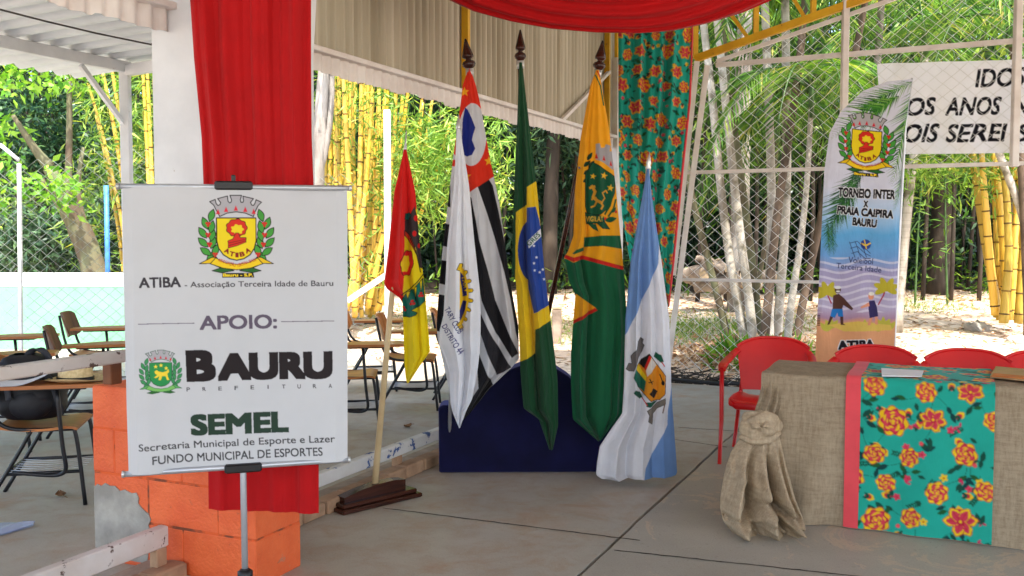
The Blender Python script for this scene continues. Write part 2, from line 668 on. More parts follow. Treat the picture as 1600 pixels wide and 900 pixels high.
def slab(name, a0, a1, b0, b1, m, ragged=None):
    mb = MB()
    n = 160
    A = np.linspace(a0, a1, n)
    r = np.random.RandomState(3)
    w = np.convolve(r.normal(0, 1, n + 8), np.ones(4) / 4, 'same')[4:-4] * .006
    e0 = b0 + (w if ragged == 0 else 0 * w); e1 = b1 + (w if ragged == 1 else 0 * w)
    g = [[W(a, x0, -.14) for a, x0 in zip(A, e0)], [W(a, x0, 0) for a, x0 in zip(A, e0)], [W(a, x1, 0) for a, x1 in zip(A, e1)], [W(a, x1, -.14) for a, x1 in zip(A, e1)]]
    mb.grid(np.array(g), smooth=False)
    for k in (0, -1):
        q = [g[j][k] for j in range(4)]
        mb.add(q, [(0, 1, 2, 3)])
    o = mb.build(name, m)
    return tag(o, kind='structure')


slab('floor', -13, 5.42, -.02, jb - .009, m_floor, 1)
slab('floor', -13, 5.42, jb + .009, 13, m_floor2, 0)
slab('side_floor', -13, 5.6, -9, -.026, m_floor)
m_joint = mat('joint_filler', (70, 60, 50), (40, 34, 28), rough=.95)
for p, q in ((G(598, 794), G(1000, 845)), (G(1040, 685), G(1136, 699)), (G(960, 860), G(1500, 918)), (G(1060, 668), G(1390, 690))):
    mb = MB()
    n = 40
    t = np.linspace(0, 1, n)
    r = np.random.RandomState(int(abs(p[0]) * 100) % 99)
    c0 = p + np.outer(t, q - p)
    d = (q - p) / np.linalg.norm(q - p); s = np.array([-d[1], d[0], 0])
    wig = r.normal(0, .0018, n); ww = .0035 + r.uniform(0, .003, n)
    g = np.array([c0 + np.outer(wig - ww, s), c0 + np.outer(wig + ww, s)]); g[..., 2] = .002
    mb.grid(g, smooth=False)
    tag(mb.build('floor_joint', m_joint), kind='structure')

# ------------------------------------------------------------------ hall: roof, pier, wall, rails
m_white = mat('old_white_paint', (226, 228, 230), (208, 210, 212), rough=.6, scale=3, chips=((150, 128, 108), 9, .66, .05))
m_rust_white = mat('rusty_white_steel', (232, 226, 220), (214, 204, 196), rough=.6, scale=5, chips=((128, 84, 60), 7, .67, .07))
m_yellow = mat('yellow_steel', (226, 176, 28), (206, 150, 20), rough=.45, scale=5, chips=((96, 66, 40), 10, .66, .04))
m_sheet = mat('cream_sheet_metal', (196, 188, 166), (156, 146, 122), rough=.5, scale=7, stretch=(1, 1, .04), spec=.4)
m_roof = mat('galvanised_sheet', (196, 198, 198), (170, 172, 172), rough=.5)
m_canopy = mat('white_roof_sheet', (222, 226, 228), (204, 208, 210), rough=.5, scale=2)
m_orange, nt, b = nodes('orange_block_paint')
n1 = noise(nt, 5, 7, .6); n2 = noise(nt, 3.2, 9, .7); n3 = noise(nt, 70, 4)
c = ramp(nt, [(.3, lin((214, 84, 34))), (.7, lin((232, 108, 54)))], n1)
c = mixc(nt, ramp(nt, [(.66, (0, 0, 0)), (.69, (.7,) * 3)], n2), c, lin((178, 128, 104)))
tc = N(nt, 'ShaderNodeTexCoord')
nt.links.new(c, b.inputs['Base Color']); b.inputs['Roughness'].default_value = .6
c = mixc(nt, ramp(nt, [(.62, (0, 0, 0)), (.7, (.65,) * 3)], noise(nt, 26, 6, .7)), c, lin((150, 70, 44)))
nt.links.new(c, b.inputs['Base Color'])
bump(nt, b, mixc(nt, .5, n3, n2), .9, .012)
m_mortar = mat('painted_mortar', (216, 92, 44), (120, 66, 44), rough=.9, scale=9, lo=.5, hi=.62)
m_render = mat('bare_cement', (172, 166, 156), (140, 136, 128), rough=.9, scale=8, bmp=.4)
m_brick = mat('dusty_brick', (176, 142, 112), (150, 118, 92), rough=.9, scale=9, bmp=.4)
m_rail = mat('peeling_rail_paint', (212, 208, 204), (196, 186, 178), rough=.6, scale=4, chips=((92, 74, 66), 11, .575, .03))
m_railblue = mat('rail_paint_over_blue', (214, 212, 208), (200, 196, 192), rough=.6, scale=4, chips=((44, 76, 132), 8, .585, .02))

roof = thing('hall_roof', 'high sheet roof over the stage, just above the picture', 'roof', W(0, 3, 4))
ROOF0 = 3.78


def roof_z(bb): return ROOF0 + .28 * min(bb, 9 - bb)


RA0, RA1 = -11.0, 6.1
mb = MB()
for b0, b1 in ((-.55, 4.5), (4.5, 9.6)):
    A = np.arange(RA0, RA1, .07)
    dz = .012 * np.sin(np.arange(len(A)) * math.pi / 2)
    mb.grid(np.array([[W(a, bb, roof_z(bb) + d) for a, d in zip(A, dz)] for bb in (b0, b1)]))
    mb.grid(np.array([[W(a, bb, roof_z(bb) + d + .012) for a, d in zip(A, dz)] for bb in (b0, b1)]))
mb.build('roof_sheet', m_roof, roof)
for a in (-10.6, -7.4, -4.2, -.9, 2.2):
    mb = MB()
    mb.bar(W(a, -.1, roof_z(-.1) - .12), W(a, 4.5, roof_z(4.5) - .12), .08, .14)
    mb.bar(W(a, 4.5, roof_z(4.5) - .12), W(a, 9.1, roof_z(9.1) - .12), .08, .14)
    mb.build('rafter', m_yellow, roof)
mb = MB(); mb.bar(W(-10.9, .05, 3.66), W(5.3, .05, 3.66), .08, .14); mb.build('eaves_beam', m_white, roof)
# a horizontal tie that the red swag hangs from
mb = MB(); mb.bar((-1.6, 5.42, 3.28), (3.6, 5.42, 3.28), .07, .1); mb.build('tie_beam', m_yellow, roof)
for x in (-.3, 2.6):
    mb = MB(); aa, bb = AB((x, 5.42)); mb.bar((x, 5.42, 3.33), (x, 5.42, roof_z(bb)), .03, .03, (0, 1, 0)); mb.build('hanger', m_yellow, roof)
for a, bb in ((5.3, 9), (-10.6, 9), (-10.6, 0)):
    mb = MB(); p = W(a, bb, 0); mb.bar(p, p + (0, 0, roof_z(bb) - .06), .12, .12, (0, 1, 0)); mb.build('support_post', m_white, roof)

# corrugated side wall hanging above head height
wall = thing('corrugated_wall', 'cream corrugated metal wall panel above the left side opening', 'wall', W(2, 0, 2.4))
mb = MB()
A = np.arange(-.8, 5.24, .0107)
dB = .023 * np.sin(A / .086 * 2 * math.pi)
mb.grid(np.array([[W(a, d, z) for a, d in zip(A, dB)] for z in (2.50, 3.6)]))
mb.grid(np.array([[W(a, d - .004, z) for a, d in zip(A, dB)] for z in (2.50, 3.6)]))
mb.build('cladding', m_sheet, wall)
mb = MB()
A = np.arange(-3.0, 5.2, .0107); dB = .011 * np.sin(A / .086 * 2 * math.pi)
r = np.random.RandomState(4)
jag = np.repeat(r.normal(0, .006, len(A) // 16 + 1), 16)[:len(A)]
mb.grid(np.array([[W(a, d + .03, z + (j if z < 2.4 else 0)) for a, d, j in zip(A, dB, jag)] for z in (2.375, 2.47)]))
mb.grid(np.array([[W(a, d + .026, z + (j if z < 2.4 else 0)) for a, d, j in zip(A, dB, jag)] for z in (2.375, 2.47)]))
mb.build('skirt_sheet', m_rust_white, wall)
mb = MB(); mb.bar(W(-3.0, .03, 2.485), W(5.2, .03, 2.485), .1, .03, r=.004); mb.build('bottom_beam', m_rust_white, wall)
for u, v0 in ((728, 118), (949, 100)):
    p = on_b(u, v0, .045)
    mb = MB(); mb.bar((p[0], p[1], 2.51), (p[0], p[1], 3.6), .05, .035, np.append(AX, 0)); mb.build('stud', m_yellow, wall)
mb = MB(); mb.bar(on_b(878, 188, .06), on_b(952, 112, .06), .03, .03); mb.build('brace', m_rust_white, wall)

# pier: orange block base with a white column on it, rail ends built in
pier = thing('pier', 'orange painted block pier carrying the white column', 'pillar', (-1.4, 4.3, 0))
E0 = np.array([-1.09, 4.01])


def PR(s, t, z):     # s along the front face to the left, t back along the side
    p = E0 - RX * s + AX * t
    return np.array([p[0], p[1], z])


mb = MB()
blocks = random.Random(5)
zs = [0, .205, .41, .615, .80]
mb.hexa([PR(.93, .0025, -.02), PR(.0025, .0025, -.02), PR(.0025, .31, -.02), PR(.93, .31, -.02), PR(.93, .0025, .805), PR(.0025, .0025, .805), PR(.004, .31, .805), PR(.93, .31, .805)])
core = mb.build('mortar_core', m_mortar, pier)
mb = MB()
for i in range(4):
    z0, z1 = zs[i] + .0015, zs[i + 1] - .0015
    if i == 3: z1 = .81
    cuts = [0, .40, .80, .935] if i % 2 == 0 else [0, .2, .60, .935]
    for s0, s1 in zip(cuts[:-1], cuts[1:]):
        j = blocks.uniform(-.002, .002)
        g = .0008
        jj = blocks.uniform(0, .003)
        mb.bev((PR((s0 + s1) / 2, .157 + j, (z0 + z1) / 2)), (s1 - s0 - 2 * g + .002, .312 + jj, z1 - z0), (np.append(-RX, 0), np.append(AX, 0), np.array([0, 0, 1.])), .006)
mb.build('orange_block', m_orange, pier)
# patch where the paint and render have come away
mb = MB()
pat = [(.93, .02), (.93, .335), (.91, .352), (.885, .345), (.86, .362), (.83, .352), (.80, .355), (.77, .335), (.74, .345), (.70, .332), (.67, .338), (.655, .315), (.66, .29), (.63, .265), (.60, .25), (.585, .225), (.6, .2), (.585, .15), (.6, .12), (.61, .02)]
mb.prism([(s, z) for s, z in pat], -.003, .004, lambda s, t, z: PR(s, t, z))
mb.build('bare_patch', m_render, pier)
mb = MB()
mb.hexa([PR(.535, .012, .81), PR(-.0, .012, .81), PR(-.0, .45, .81), PR(.535, .45, .81), PR(.535, .012, 3.9), PR(-.0, .012, 3.9), PR(-.0, .45, 3.9), PR(.535, .45, 3.9)])
col_ = mb.build('white_column', m_white, pier)
mb = MB()
h0, h1 = 2.28, 2.75
mb.hexa([PR(.3, .455, h0), PR(.01, .455, h0), PR(.01, .46, h0), PR(.3, .46, h0), PR(.3, .455, 3.6), PR(.01, .455, 3.6), PR(.01, .60, 3.6), PR(.3, .60, 3.6)])
mb.build('haunch', m_white, pier)


# low rails and brick kerb along the left side
def brail(name, label, z0, z1, p, q, bb, th, m, posts=(), grp=None):
    a0, a1 = p, q
    t = thing(name, label, 'rail', W((a0 + a1) / 2, bb, 0), grp)
    mb = MB(); mb.bar(W(a0, bb, (z0 + z1) / 2), W(a1, bb, (z0 + z1) / 2), th, z1 - z0, r=.006)
    mb.build('rail_bar', m, t)
    for a in posts:
        mb = MB(); mb.bar(W(a, bb, 0.03), W(a, bb, z0), .045, .06, np.append(AX, 0), r=.004); mb.build('post', m_brick, t)
    return t


aK0 = AB(on_b(21, 895, 0))[0]; aK1 = AB(on_b(252, 829, 0))[0]
brail('low_rail', 'flaking white rail near the floor, left of the orange pier', .145, .235, aK0 - 1.2, aK1, 0.02, .05, m_rail, (aK1 - .04, aK0))
aP0 = AB(on_b(490, 745, 0))[0]; aP1 = AB(on_b(684, 671, 0))[0]
brail('low_rail', 'white and blue flaked rail near the floor, behind the wooden flag base', .125, .2, aP0 - .45, 5.0, 0.0, .05, m_railblue, (AB(on_b(620, 700, 0))[0], 3.4))
aU = AB(on_b(192, 548, 0))[0]
tr_ = brail('hand_rail', 'grey white hand rail crossing in front of the desk chairs', .975, 1.025, aK0 - 1.4, aU, 0.0, .05, m_rail)
mb = MB(); mb.bar(W(aU - .03, -.03, .885), W(aU - .03, -.03, .974), .05, .06, np.append(AX, 0), r=.004)
mb.build('rail_end_block', mat('brown_wood_block', (122, 70, 34), (92, 52, 28), rough=.6), tr_)

kerb = thing('brick_kerb', 'dusty brick kerb along the foot of the left rail', 'kerb', W(2, 0, 0))
mb = MB(); r = random.Random(2)
a = -2.4
while a < 5.2:
    L = .21 + r.uniform(-.01, .01)
    if not (-.98 < a + L / 2 < -.5):
        mb.bev(W(a + L / 2, .06 + r.uniform(-.006, .006), .035), (L - .012, .10, .075 + r.uniform(-.008, .006)), (np.append(AX, 0), np.append(RX, 0), np.array([0, 0, 1.])), .008)
    a += L
mb.build('brick', m_brick, kerb)
mb = MB(); mb.bar(W(-2.4, -.03, .027), W(5.2, -.03, .027), .15, .05); mb.build('mortar_bed', mat('kerb_mortar', (168, 150, 132), (140, 124, 108), rough=.95, scale=10, bmp=.4), kerb)

# corner column behind the flags, leaning bars, gable truss
FA = 5.3
corner = thing('corner_column', 'dirty white corner column behind the flowered curtain', 'column', on_a(952, 590, FA - .05) * (1, 1, 0))
mb = MB()
p0 = on_a(935, 300, FA - .08); p1 = on_a(969, 300, FA - .08)
w_ = np.linalg.norm(p1 - p0); cxy = (p0 + p1) / 2
mb.box((cxy[0], cxy[1], 1.62), (w_, .2, 3.3), (np.append(RX, 0), np.append(AX, 0), np.array([0, 0, 1.])))
mb.build('shaft', m_rust_white, corner)
mb = MB()
for du in (940, 963):
    q = on_a(du, 80, FA - .08)
    mb.box((q[0], q[1], 3.52), (.045, .06, .48), (np.append(RX, 0), np.append(AX, 0), np.array([0, 0, 1.])))
mb.build('yellow_head_bar', m_yellow, corner)

truss = thing('roof_truss', 'yellow steel gable truss above the wire fence', 'truss', on_a(1088, 93, FA))


def fa(u, v, a=FA): return on_a(u, v, a)


lc0, lc1 = fa(1086, 92), fa(1345, 0)
sl = (lc1[2] - lc0[2]) / (AB(lc1)[1] - AB(lc0)[1])
b_0 = AB(lc0)[1]


def lcz(bb): return lc0[2] + sl * (bb - b_0)


mb = MB(); mb.bar(W(FA, b_0, lcz(b_0)), W(FA, 4.5, lcz(4.5)), .06, .07, r=.004); mb.bar(W(FA, 4.5, lcz(4.5)), W(FA, 8.6, lcz(4.5) - sl * 4.1), .06, .07, r=.004)
mb.build('bottom_chord', m_yellow, truss)
mb = MB(); mb.bar(W(FA, b_0 - .9, roof_z(b_0 - .9) - .06), W(FA, 4.5, roof_z(4.5) - .06), .06, .07); mb.bar(W(FA, 4.5, roof_z(4.5) - .06), W(FA, 9.0, roof_z(9) - .06), .06, .07)
mb.build('top_chord', m_yellow, truss)
prev = None
for u in (1087, 1181, 1270, 1360, 1460, 1570, 1700):
    bb = AB(fa(u, 60))[1]
    mb = MB(); mb.bar(W(FA, bb, lcz(bb)), W(FA, bb, roof_z(bb) - .08), .045, .045, (0, 1, 0)); mb.build('upright', m_yellow, truss)
    if prev is not None:
        mb = MB(); mb.bar(W(FA + .01, bb - .08, lcz(bb - .08) + .03), W(FA + .01, prev + .12, roof_z(prev + .12) - .1), .035, .035); mb.build('diagonal', m_yellow, truss)
    prev = bb

lean = thing('fence_brace', 'pair of leaning white steel bars beside the flowered curtain', 'brace', fa(1070, 480) * (1, 1, 0))
mb = MB(); mb.bar(fa(1089, 96, FA - .03), fa(1052, 430, FA - .03), .05, .04, (0, 1, 0)); mb.build('bar', m_rust_white, lean)
mb = MB(); mb.bar(fa(1105, 102, FA - .02), fa(1040, 600, FA - .02), .05, .04, (0, 1, 0)); mb.build('bar', m_rust_white, lean)


# ------------------------------------------------------------------ chain-link fences
m_wire = mat('galvanised_wire', (226, 226, 222), (204, 202, 196), rough=.45, bmp=0, metal=.2)


def chain_link(name, parent, fn, x0, x1, zlo, zhi, dx, dz, r, skip=None, wm=None):
    """zigzag wires; fn(x, z, side) gives the point"""
    V, Fq = [], []
    o = 0
    nx = int((x1 - x0) / dx); nz = int((zhi - zlo) / dz)
    for i in range(nx + 1):
        for s in (0, 1):
            seg = []
            for k in range(nz + 1):
                x = x0 + i * dx + (dx if (k % 2) != s else 0) + random.gauss(0, dx * .02)
                z = zlo + k * dz + random.gauss(0, dz * .02)
                seg.append((x, z))
            runs, cur = [], []
            for q in seg:
                if skip is not None and skip(*q):
                    if len(cur) > 1: runs.append(cur)
                    cur = []
                else: cur.append(q)
            if len(cur) > 1: runs.append(cur)
            for run in runs:
                pts = np.array([fn(x, z, (.003 if s else -.003)) for x, z in run])
                n = len(pts)
                up = np.array([0, 0, r]); side = np.append(RX, 0) * r; dep = np.append(AX, 0) * r
                ring = np.stack([pts + side * 1.0 + dep * .4, pts - side * .5 + dep * .9, pts - side * .5 - dep * .9], 1)
                V.append(ring.reshape(-1, 3))
                i0 = (np.arange(n - 1) * 3)[:, None]
                for a_, b_ in ((0, 1), (1, 2), (2, 0)):
                    Fq.append(np.concatenate([i0 + a_, i0 + b_, i0 + 3 + b_, i0 + 3 + a_], 1) + o)
                o += 3 * n
    off = ROOT[parent.name]
    me = fast_mesh(name, np.concatenate(V) - off, [np.concatenate(Fq)], wm or m_wire, False)
    return link_mesh(name, me, parent, off)


fence = thing('chain_link_fence', 'tall diamond wire fence with white rails across the back of the stage', 'fence', W(FA, 2, 0))
bL = AB(fa(1066, 430))[1]; bG = AB(fa(1281, 430))[1]; bGr = AB(fa(1405, 430))[1]
zt, zm, zl = fa(1200, 92)[2] - .02, fa(1200, 266)[2], fa(1180, 439)[2]
mb = MB(); mb.bar(W(FA + .02, AB(fa(1118, 97))[1], zt), W(FA + .02, 7.5, zt + .05), .04, .045, r=.004); mb.build('top_rail', m_rust_white, fence)
mb = MB(); mb.bar(W(FA + .02, bL, zm), W(FA + .02, 7.5, zm), .035, .035, r=.003); mb.build('middle_rail', m_rust_white, fence)
mb = MB(); mb.bar(W(FA + .02, bL - .05, zl), W(FA + .02, bG + .1, zl), .035, .03, r=.003); mb.build('lower_rail', m_rust_white, fence)
mb = MB(); q0 = fa(1120, 96); q1 = fa(1392, 0); mb.bar(q0 + (0, 0, .0), q1, .035, .035); mb.bar(q1, q1 + (q1 - q0) * .9, .035, .035); mb.build('gable_bar', m_rust_white, fence)
for u, vtop in ((1318, 0), (1586, -40)):
    q = fa(u, 200)
    zb = zm - .03 if u > 1500 else 0.0
    mb = MB(); mb.bar((q[0], q[1], zb), (q[0], q[1], fa(u, vtop)[2]), .06, .06, (0, 1, 0), r=.006); mb.build('post', m_rust_white, fence)


def wirepos(x, z, s):
    sag = .16 * max(0, (.55 - z)) * (1 + math.sin(x * 3)) * (1 if z < .55 else 0)
    return W(FA + .06 + s + sag, x, z)


def noWire(x, z):
    if z < zm - .02 and x > bG + .04: return True
    if z > lcz(min(x, 9 - x)) + .02: return True
    return z < .06 + .05 * math.sin(x * 9) + .12 * max(0, x - 1.2)


chain_link('wire_mesh', fence, wirepos, bL - .1, 6.2, .02, 4.3, .135, .118, .0035, noWire)

# fence on the left, beyond the chairs: the diagonal view makes its diamonds narrow
posts_l = thing('side_fence', 'sagging diamond wire fence behind the desk chairs at left', 'fence', (-3.2, 9.2, 0))


def lf(x, z, s):       # x runs along a line from far left to the bamboo
    p0 = np.array([-7.6, 9.6]); p1 = np.array([-1.55, 10.6])
    d = (p1 - p0) / np.linalg.norm(p1 - p0)
    q = p0 + d * x
    return np.array([q[0], q[1] + s, z + .0])


topz = 2.25


def skipL(x, z):
    return z > 2.36 + (.12 * math.sin(x * 2.2) if x < 4.4 else .0) - max(0, .0) or (x > 5.2 and z > 2.3 - (x - 5.2) * .2)


chain_link('wire_mesh', posts_l, lf, 0, 6.05, .05, 2.7, .135, .118, .0026, skipL, mat('dull_wire', (150, 156, 148), (120, 124, 118), rough=.6, bmp=0))
for u, v0, v1, w in ((605, 172, 470, .07), (30, 256, 425, .036)):
    Y = 10.5 if u > 400 else 9.75
    p, q = P(u + 2, v1 + 120, Y), P(u, v0, Y)
    p[2] = -.02
    mb = MB(); mb.bar(p, q, w, w, (0, 1, 0), r=.005); mb.build('post', mat('white_post_paint', (232, 232, 230), (214, 212, 208), rough=.5), posts_l)  # plain white paint on both posts
mb = MB(); mb.bar(P(543, 470, 10.45), P(606, 428, 10.45), .06, .06); mb.build('brace', m_white, posts_l)
mb = MB(); mb.tube([P(0, 226, 9.75), P(29, 250, 9.75)], .02, 6); mb.build('arm', m_white, posts_l)

# green painted low wall with a white band
gw = thing('green_wall', 'low pale green wall with a white top band behind the desk chairs', 'wall', (-6, 12.6, 0))
m_mint = mat('mint_paint', (118, 186, 138), (104, 172, 124), rough=.7, scale=2.5)
m_band = mat('white_band_paint', (232, 232, 226), (222, 220, 214), rough=.7)
gz0 = P(190, 553, 12.6)[2]; gz1 = P(190, 448, 12.6)[2]; gz2 = P(190, 427, 12.6)[2]
mb = MB(); mb.box((-7.4, 12.7, (gz1 + gz0 - .2) / 2), (7.6, .2, gz1 - gz0 + .2)); mb.build('wall_body', m_mint, gw)
mb = MB(); mb.bev((-7.4, 12.7, (gz1 + gz2) / 2), (7.62, .22, gz2 - gz1), r=.01); mb.build('coping', m_band, gw)

# canopy over the desk chairs
can = thing('side_canopy', 'white corrugated metal canopy on a post over the desk chairs', 'canopy', (-3.6, 9, 0))
pb = P(195, 105, 9.0)
ap, bp = AB(pb); zb_ = pb[2]
mb = MB(); A = np.arange(ap - 9, ap + .28, .03)
prof = .022 * np.clip(1.6 * np.sin(A / .21 * 2 * math.pi), -1, 1)
for dz in (0, .006):
    mb.grid(np.array([[W(a, bb, z + d + dz) for a, d in zip(A, prof)] for bb, z in ((bp - .95, zb_ + .02), (bp, zb_ + .075), (-.3, zb_ + .19))]))
mb.build('roof_sheet', m_canopy, can)
mb = MB(); mb.bar(W(ap - 9, bp, zb_), W(ap + .05, bp, zb_), .07, .1, r=.004); mb.build('eaves_beam', m_white, can)
mb = MB(); mb.bar(W(ap, bp, zb_ - .03), W(ap, -.1, zb_ + .09), .07, .1, r=.004); mb.build('cross_beam', m_white, can)
mb = MB(); q = W(ap, bp, 0); mb.bar(q, q + (0, 0, zb_ - .05), .085, .085, (0, 1, 0), r=.006); mb.build('post', m_white, can)
mb = MB(); mb.bar(W(ap, bp, zb_ - .55), W(ap - .5, bp, zb_ - .06), .04, .04); mb.build('knee_brace', m_white, can)
for a in (ap - 4.5, ap - 8.8):
    mb = MB(); q = W(a, bp, 0); mb.bar(q, q + (0, 0, zb_ - .05), .085, .085, (0, 1, 0)); mb.build('post', m_white, can)
mb = MB(); k = [on_b(u, v, -.1) for u, v in ((0, 15), (70, 33), (150, 52), (237, 70))]; mb.tube(k, .004, 5)
mb.tube([k[-1], k[-1] + (.02, 0, .03), k[-1] + (.05, 0, 0), k[-1] + (.055, 0, -.1)], .005, 5)
tag(mb.build('wire', mat('dark_wire', (60, 56, 52), rough=.5)), 'thin sagging wire with a hook under the left canopy', 'wire')

# ================================================================== PLANTS
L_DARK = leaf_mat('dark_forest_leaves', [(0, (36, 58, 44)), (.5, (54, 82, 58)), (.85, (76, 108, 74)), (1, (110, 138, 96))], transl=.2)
L_MID = leaf_mat('mid_green_leaves', [(0, (40, 74, 24)), (.5, (72, 112, 36)), (.85, (108, 146, 44)), (1, (150, 170, 70))], transl=.35)
L_LIGHT = leaf_mat('bamboo_leaves', [(0, (72, 112, 40)), (.5, (112, 152, 62)), (.85, (150, 182, 88)), (1, (196, 196, 108))], transl=.4)
L_HAZY = leaf_mat('hazy_green_leaves', [(0, (70, 112, 62)), (.5, (112, 152, 86)), (1, (168, 192, 122))], transl=.4)  # bamboo greens made paler, distance haze put into the leaf colour
L_BROAD = leaf_mat('broad_leaves', [(0, (60, 112, 30)), (.5, (104, 156, 48)), (1, (150, 190, 78))], transl=.4)
L_BLUE = leaf_mat('dark_glossy_leaves', [(0, (18, 44, 34)), (.6, (36, 70, 46)), (1, (78, 110, 66))], transl=.15, rough=.35)
L_PALM = leaf_mat('palm_leaflets', [(0, (44, 88, 36)), (.5, (84, 130, 54)), (.85, (128, 164, 76)), (1, (190, 184, 110))], transl=.35)
L_LITTER = leaf_mat('dead_leaves', [(0, (122, 90, 64)), (.4, (164, 128, 96)), (.8, (196, 164, 130)), (1, (220, 198, 168))], transl=.1, rough=.8)
L_GRASS = leaf_mat('grass_blades', [(0, (78, 116, 34)), (.6, (120, 156, 60)), (1, (176, 178, 92))], transl=.3)
m_culm, nt, b = nodes('yellow_bamboo_culm')
tc = N(nt, 'ShaderNodeTexCoord')
n1 = noise(nt, 3, 3, stretch=(1, 1, .15)); n2 = noise(nt, 22, 2, stretch=(1, 1, .02))
c = ramp(nt, [(.3, lin((206, 160, 44))), (.7, lin((232, 192, 84)))], n1)
c = mixc(nt, ramp(nt, [(.66, (0, 0, 0)), (.7, (.6,) * 3)], n2), c, lin((110, 130, 40)))
oi = N(nt, 'ShaderNodeObjectInfo')
c = mixc(nt, 1.0, c, ramp(nt, [(0, (.55, .62, .7)), (.35, (.85, .9, .9)), (.7, (1, 1, 1)), (1, (1.05, 1.1, 1.5))], oi.outputs['Random']), 'MULTIPLY')
nt.links.new(c, b.inputs['Base Color']); b.inputs['Roughness'].default_value = .35
m_node = mat('bamboo_node', (120, 92, 34), (84, 66, 30), rough=.7, bmp=0)
m_barkpale, nt, b = nodes('ringed_palm_bark')
n1 = noise(nt, 2.2, 6, .65, stretch=(1, 1, .35)); n2 = noise(nt, 4, 4, .6); n3 = noise(nt, 1.0, 2, stretch=(.3, .3, 16))
c = ramp(nt, [(.35, lin((206, 200, 190))), (.52, lin((172, 164, 150))), (.66, lin((112, 100, 84)))], n1)
c = mixc(nt, ramp(nt, [(.5, (0, 0, 0)), (.56, (.22,) * 3)], n3), c, lin((104, 94, 80)))
c = mixc(nt, ramp(nt, [(.54, (0, 0, 0)), (.64, (.75,) * 3)], n2), c, lin((84, 78, 52)))
nt.links.new(c, b.inputs['Base Color']); b.inputs['Roughness'].default_value = .85
m_barkdark = mat('dark_palm_bark', (116, 98, 82), (70, 58, 48), rough=.9, scale=5, stretch=(1, 1, .4), bmp=.4)
m_barkgrey = mat('grey_tree_bark', (166, 158, 148), (96, 88, 78), rough=.95, scale=5, stretch=(1, 1, .25), bmp=.7, bscale=24)
m_barkmoss = mat('mossy_bark', (112, 116, 84), (92, 78, 62), rough=.95, scale=4, stretch=(1, 1, .5), bmp=.6, bscale=20)
m_barkbrown = mat('brown_bark', (72, 62, 52), (40, 35, 30), rough=.95, scale=4, stretch=(1, 1, .3), bmp=.6, bscale=20)
m_stem = mat('green_cane', (70, 100, 48), (54, 80, 38), rough=.5, bmp=0)


def unit(a): return a / (np.linalg.norm(a, axis=-1, keepdims=True) + 1e-9)


def leaf_quads(C, D, Ln, Wd, r):
    n = len(C)
    s = unit(np.cross(D, r.normal(0, 1, (n, 3)))) * (Wd / 2)[:, None]
    nrm = unit(np.cross(D, s)) * (Ln * .06)[:, None]
    mid = C + D * (Ln * .42)[:, None]
    V = np.stack([C, mid - s - nrm, C + D * Ln[:, None] - nrm * .5, mid + s - nrm], 1).reshape(-1, 3)
    return V, np.arange(n * 4).reshape(-1, 4)


def foliage(name, m, centers, k, spread, Ln, Wd, droop, seed, parent=None, outward=None):
    """sprays of k leaves about each centre"""
    r = np.random.RandomState(seed)
    n = len(centers)
    sd = unit(r.normal(0, 1, (n, 3)) * (1, 1, .5) + (0, 0, -droop) + (0 if outward is None else outward))
    C = np.repeat(centers, k, 0) + r.normal(0, spread, (n * k, 3))
    D = unit(np.repeat(sd, k, 0) + r.normal(0, .55, (n * k, 3)))
    L = Ln * r.uniform(.6, 1.25, n * k); Wv = Wd * r.uniform(.7, 1.2, n * k)
    V, Q = leaf_quads(C, D, L, Wv, r)
    off = ROOT[parent.name] if parent is not None else np.zeros(3)
    return link_mesh(name, fast_mesh(name, V - off, [Q], m), parent, off)


def in_ell(c, rad, n, r, shell=.35):
    d = unit(r.normal(0, 1, (n, 3)))
    q = r.uniform(shell, 1, (n, 1)) ** .5
    q *= 1 + .22 * np.sin(d[:, :1] * 7 + c[0]) * np.cos(d[:, 2:] * 6 + c[1])
    return np.array(c) + d * q * np.array(rad)


def gpt(u, v, Y):      # a foot point: the pixel column at depth Y, on the ground
    p = P(u, v, Y)
    p[2] = ground_z(p[0], p[1]) - .05
    return p


def smooth_path(pts, n=14):
    pts = np.array(pts, float)
    t = np.linspace(0, 1, len(pts)); T = np.linspace(0, 1, n)
    q = np.stack([np.interp(T, t, pts[:, k]) for k in range(3)], 1)
    for _ in range(3): q[1:-1] = (q[:-2] + 2 * q[1:-1] + q[2:]) / 4
    return q


def culm_mesh(mb, path, r0, r1, step=.34):
    q = smooth_path(path, 26)
    rad = np.linspace(r0, r1, len(q))
    mb.mi = 0
    mb.tube(q, rad, 8)
    L = np.concatenate([[0], np.cumsum(np.linalg.norm(np.diff(q, axis=0), axis=1))])
    mb.mi = 1
    s = step * .4
    while s < L[-1] - .05:
        p = np.array([np.interp(s, L, q[:, k]) for k in range(3)]); p2 = np.array([np.interp(s + .02, L, q[:, k]) for k in range(3)])
        rr = np.interp(s, L, rad)
        d = p2 - p; d /= np.linalg.norm(d)
        mb.tube([p - d * .012, p, p + d * .012], [rr * 1.0, rr * 1.14, rr * 1.0], 8, False)
        s += step * random.uniform(.85, 1.15)


def bamboo(label, foot, culms, Y, sprays, seed, group=None, rr=.05, leafm=None, lsize=(.24, .034)):
    t = thing('bamboo_clump', label, 'bamboo', foot, group)
    for path in culms:
        mb = MB(); pts = [P(u, v, Y + dy) for u, v, dy in path]
        r0 = rr * random.uniform(.8, 1.2)
        culm_mesh(mb, pts, r0, r0 * .6)
        mb.build('culm', [m_culm, m_node], t)
    if sprays is not None and len(sprays):
        foliage('foliage', leafm or L_LIGHT, sprays, 9, .16, lsize[0], lsize[1], .8, seed, t)
    return t


R = np.random.RandomState


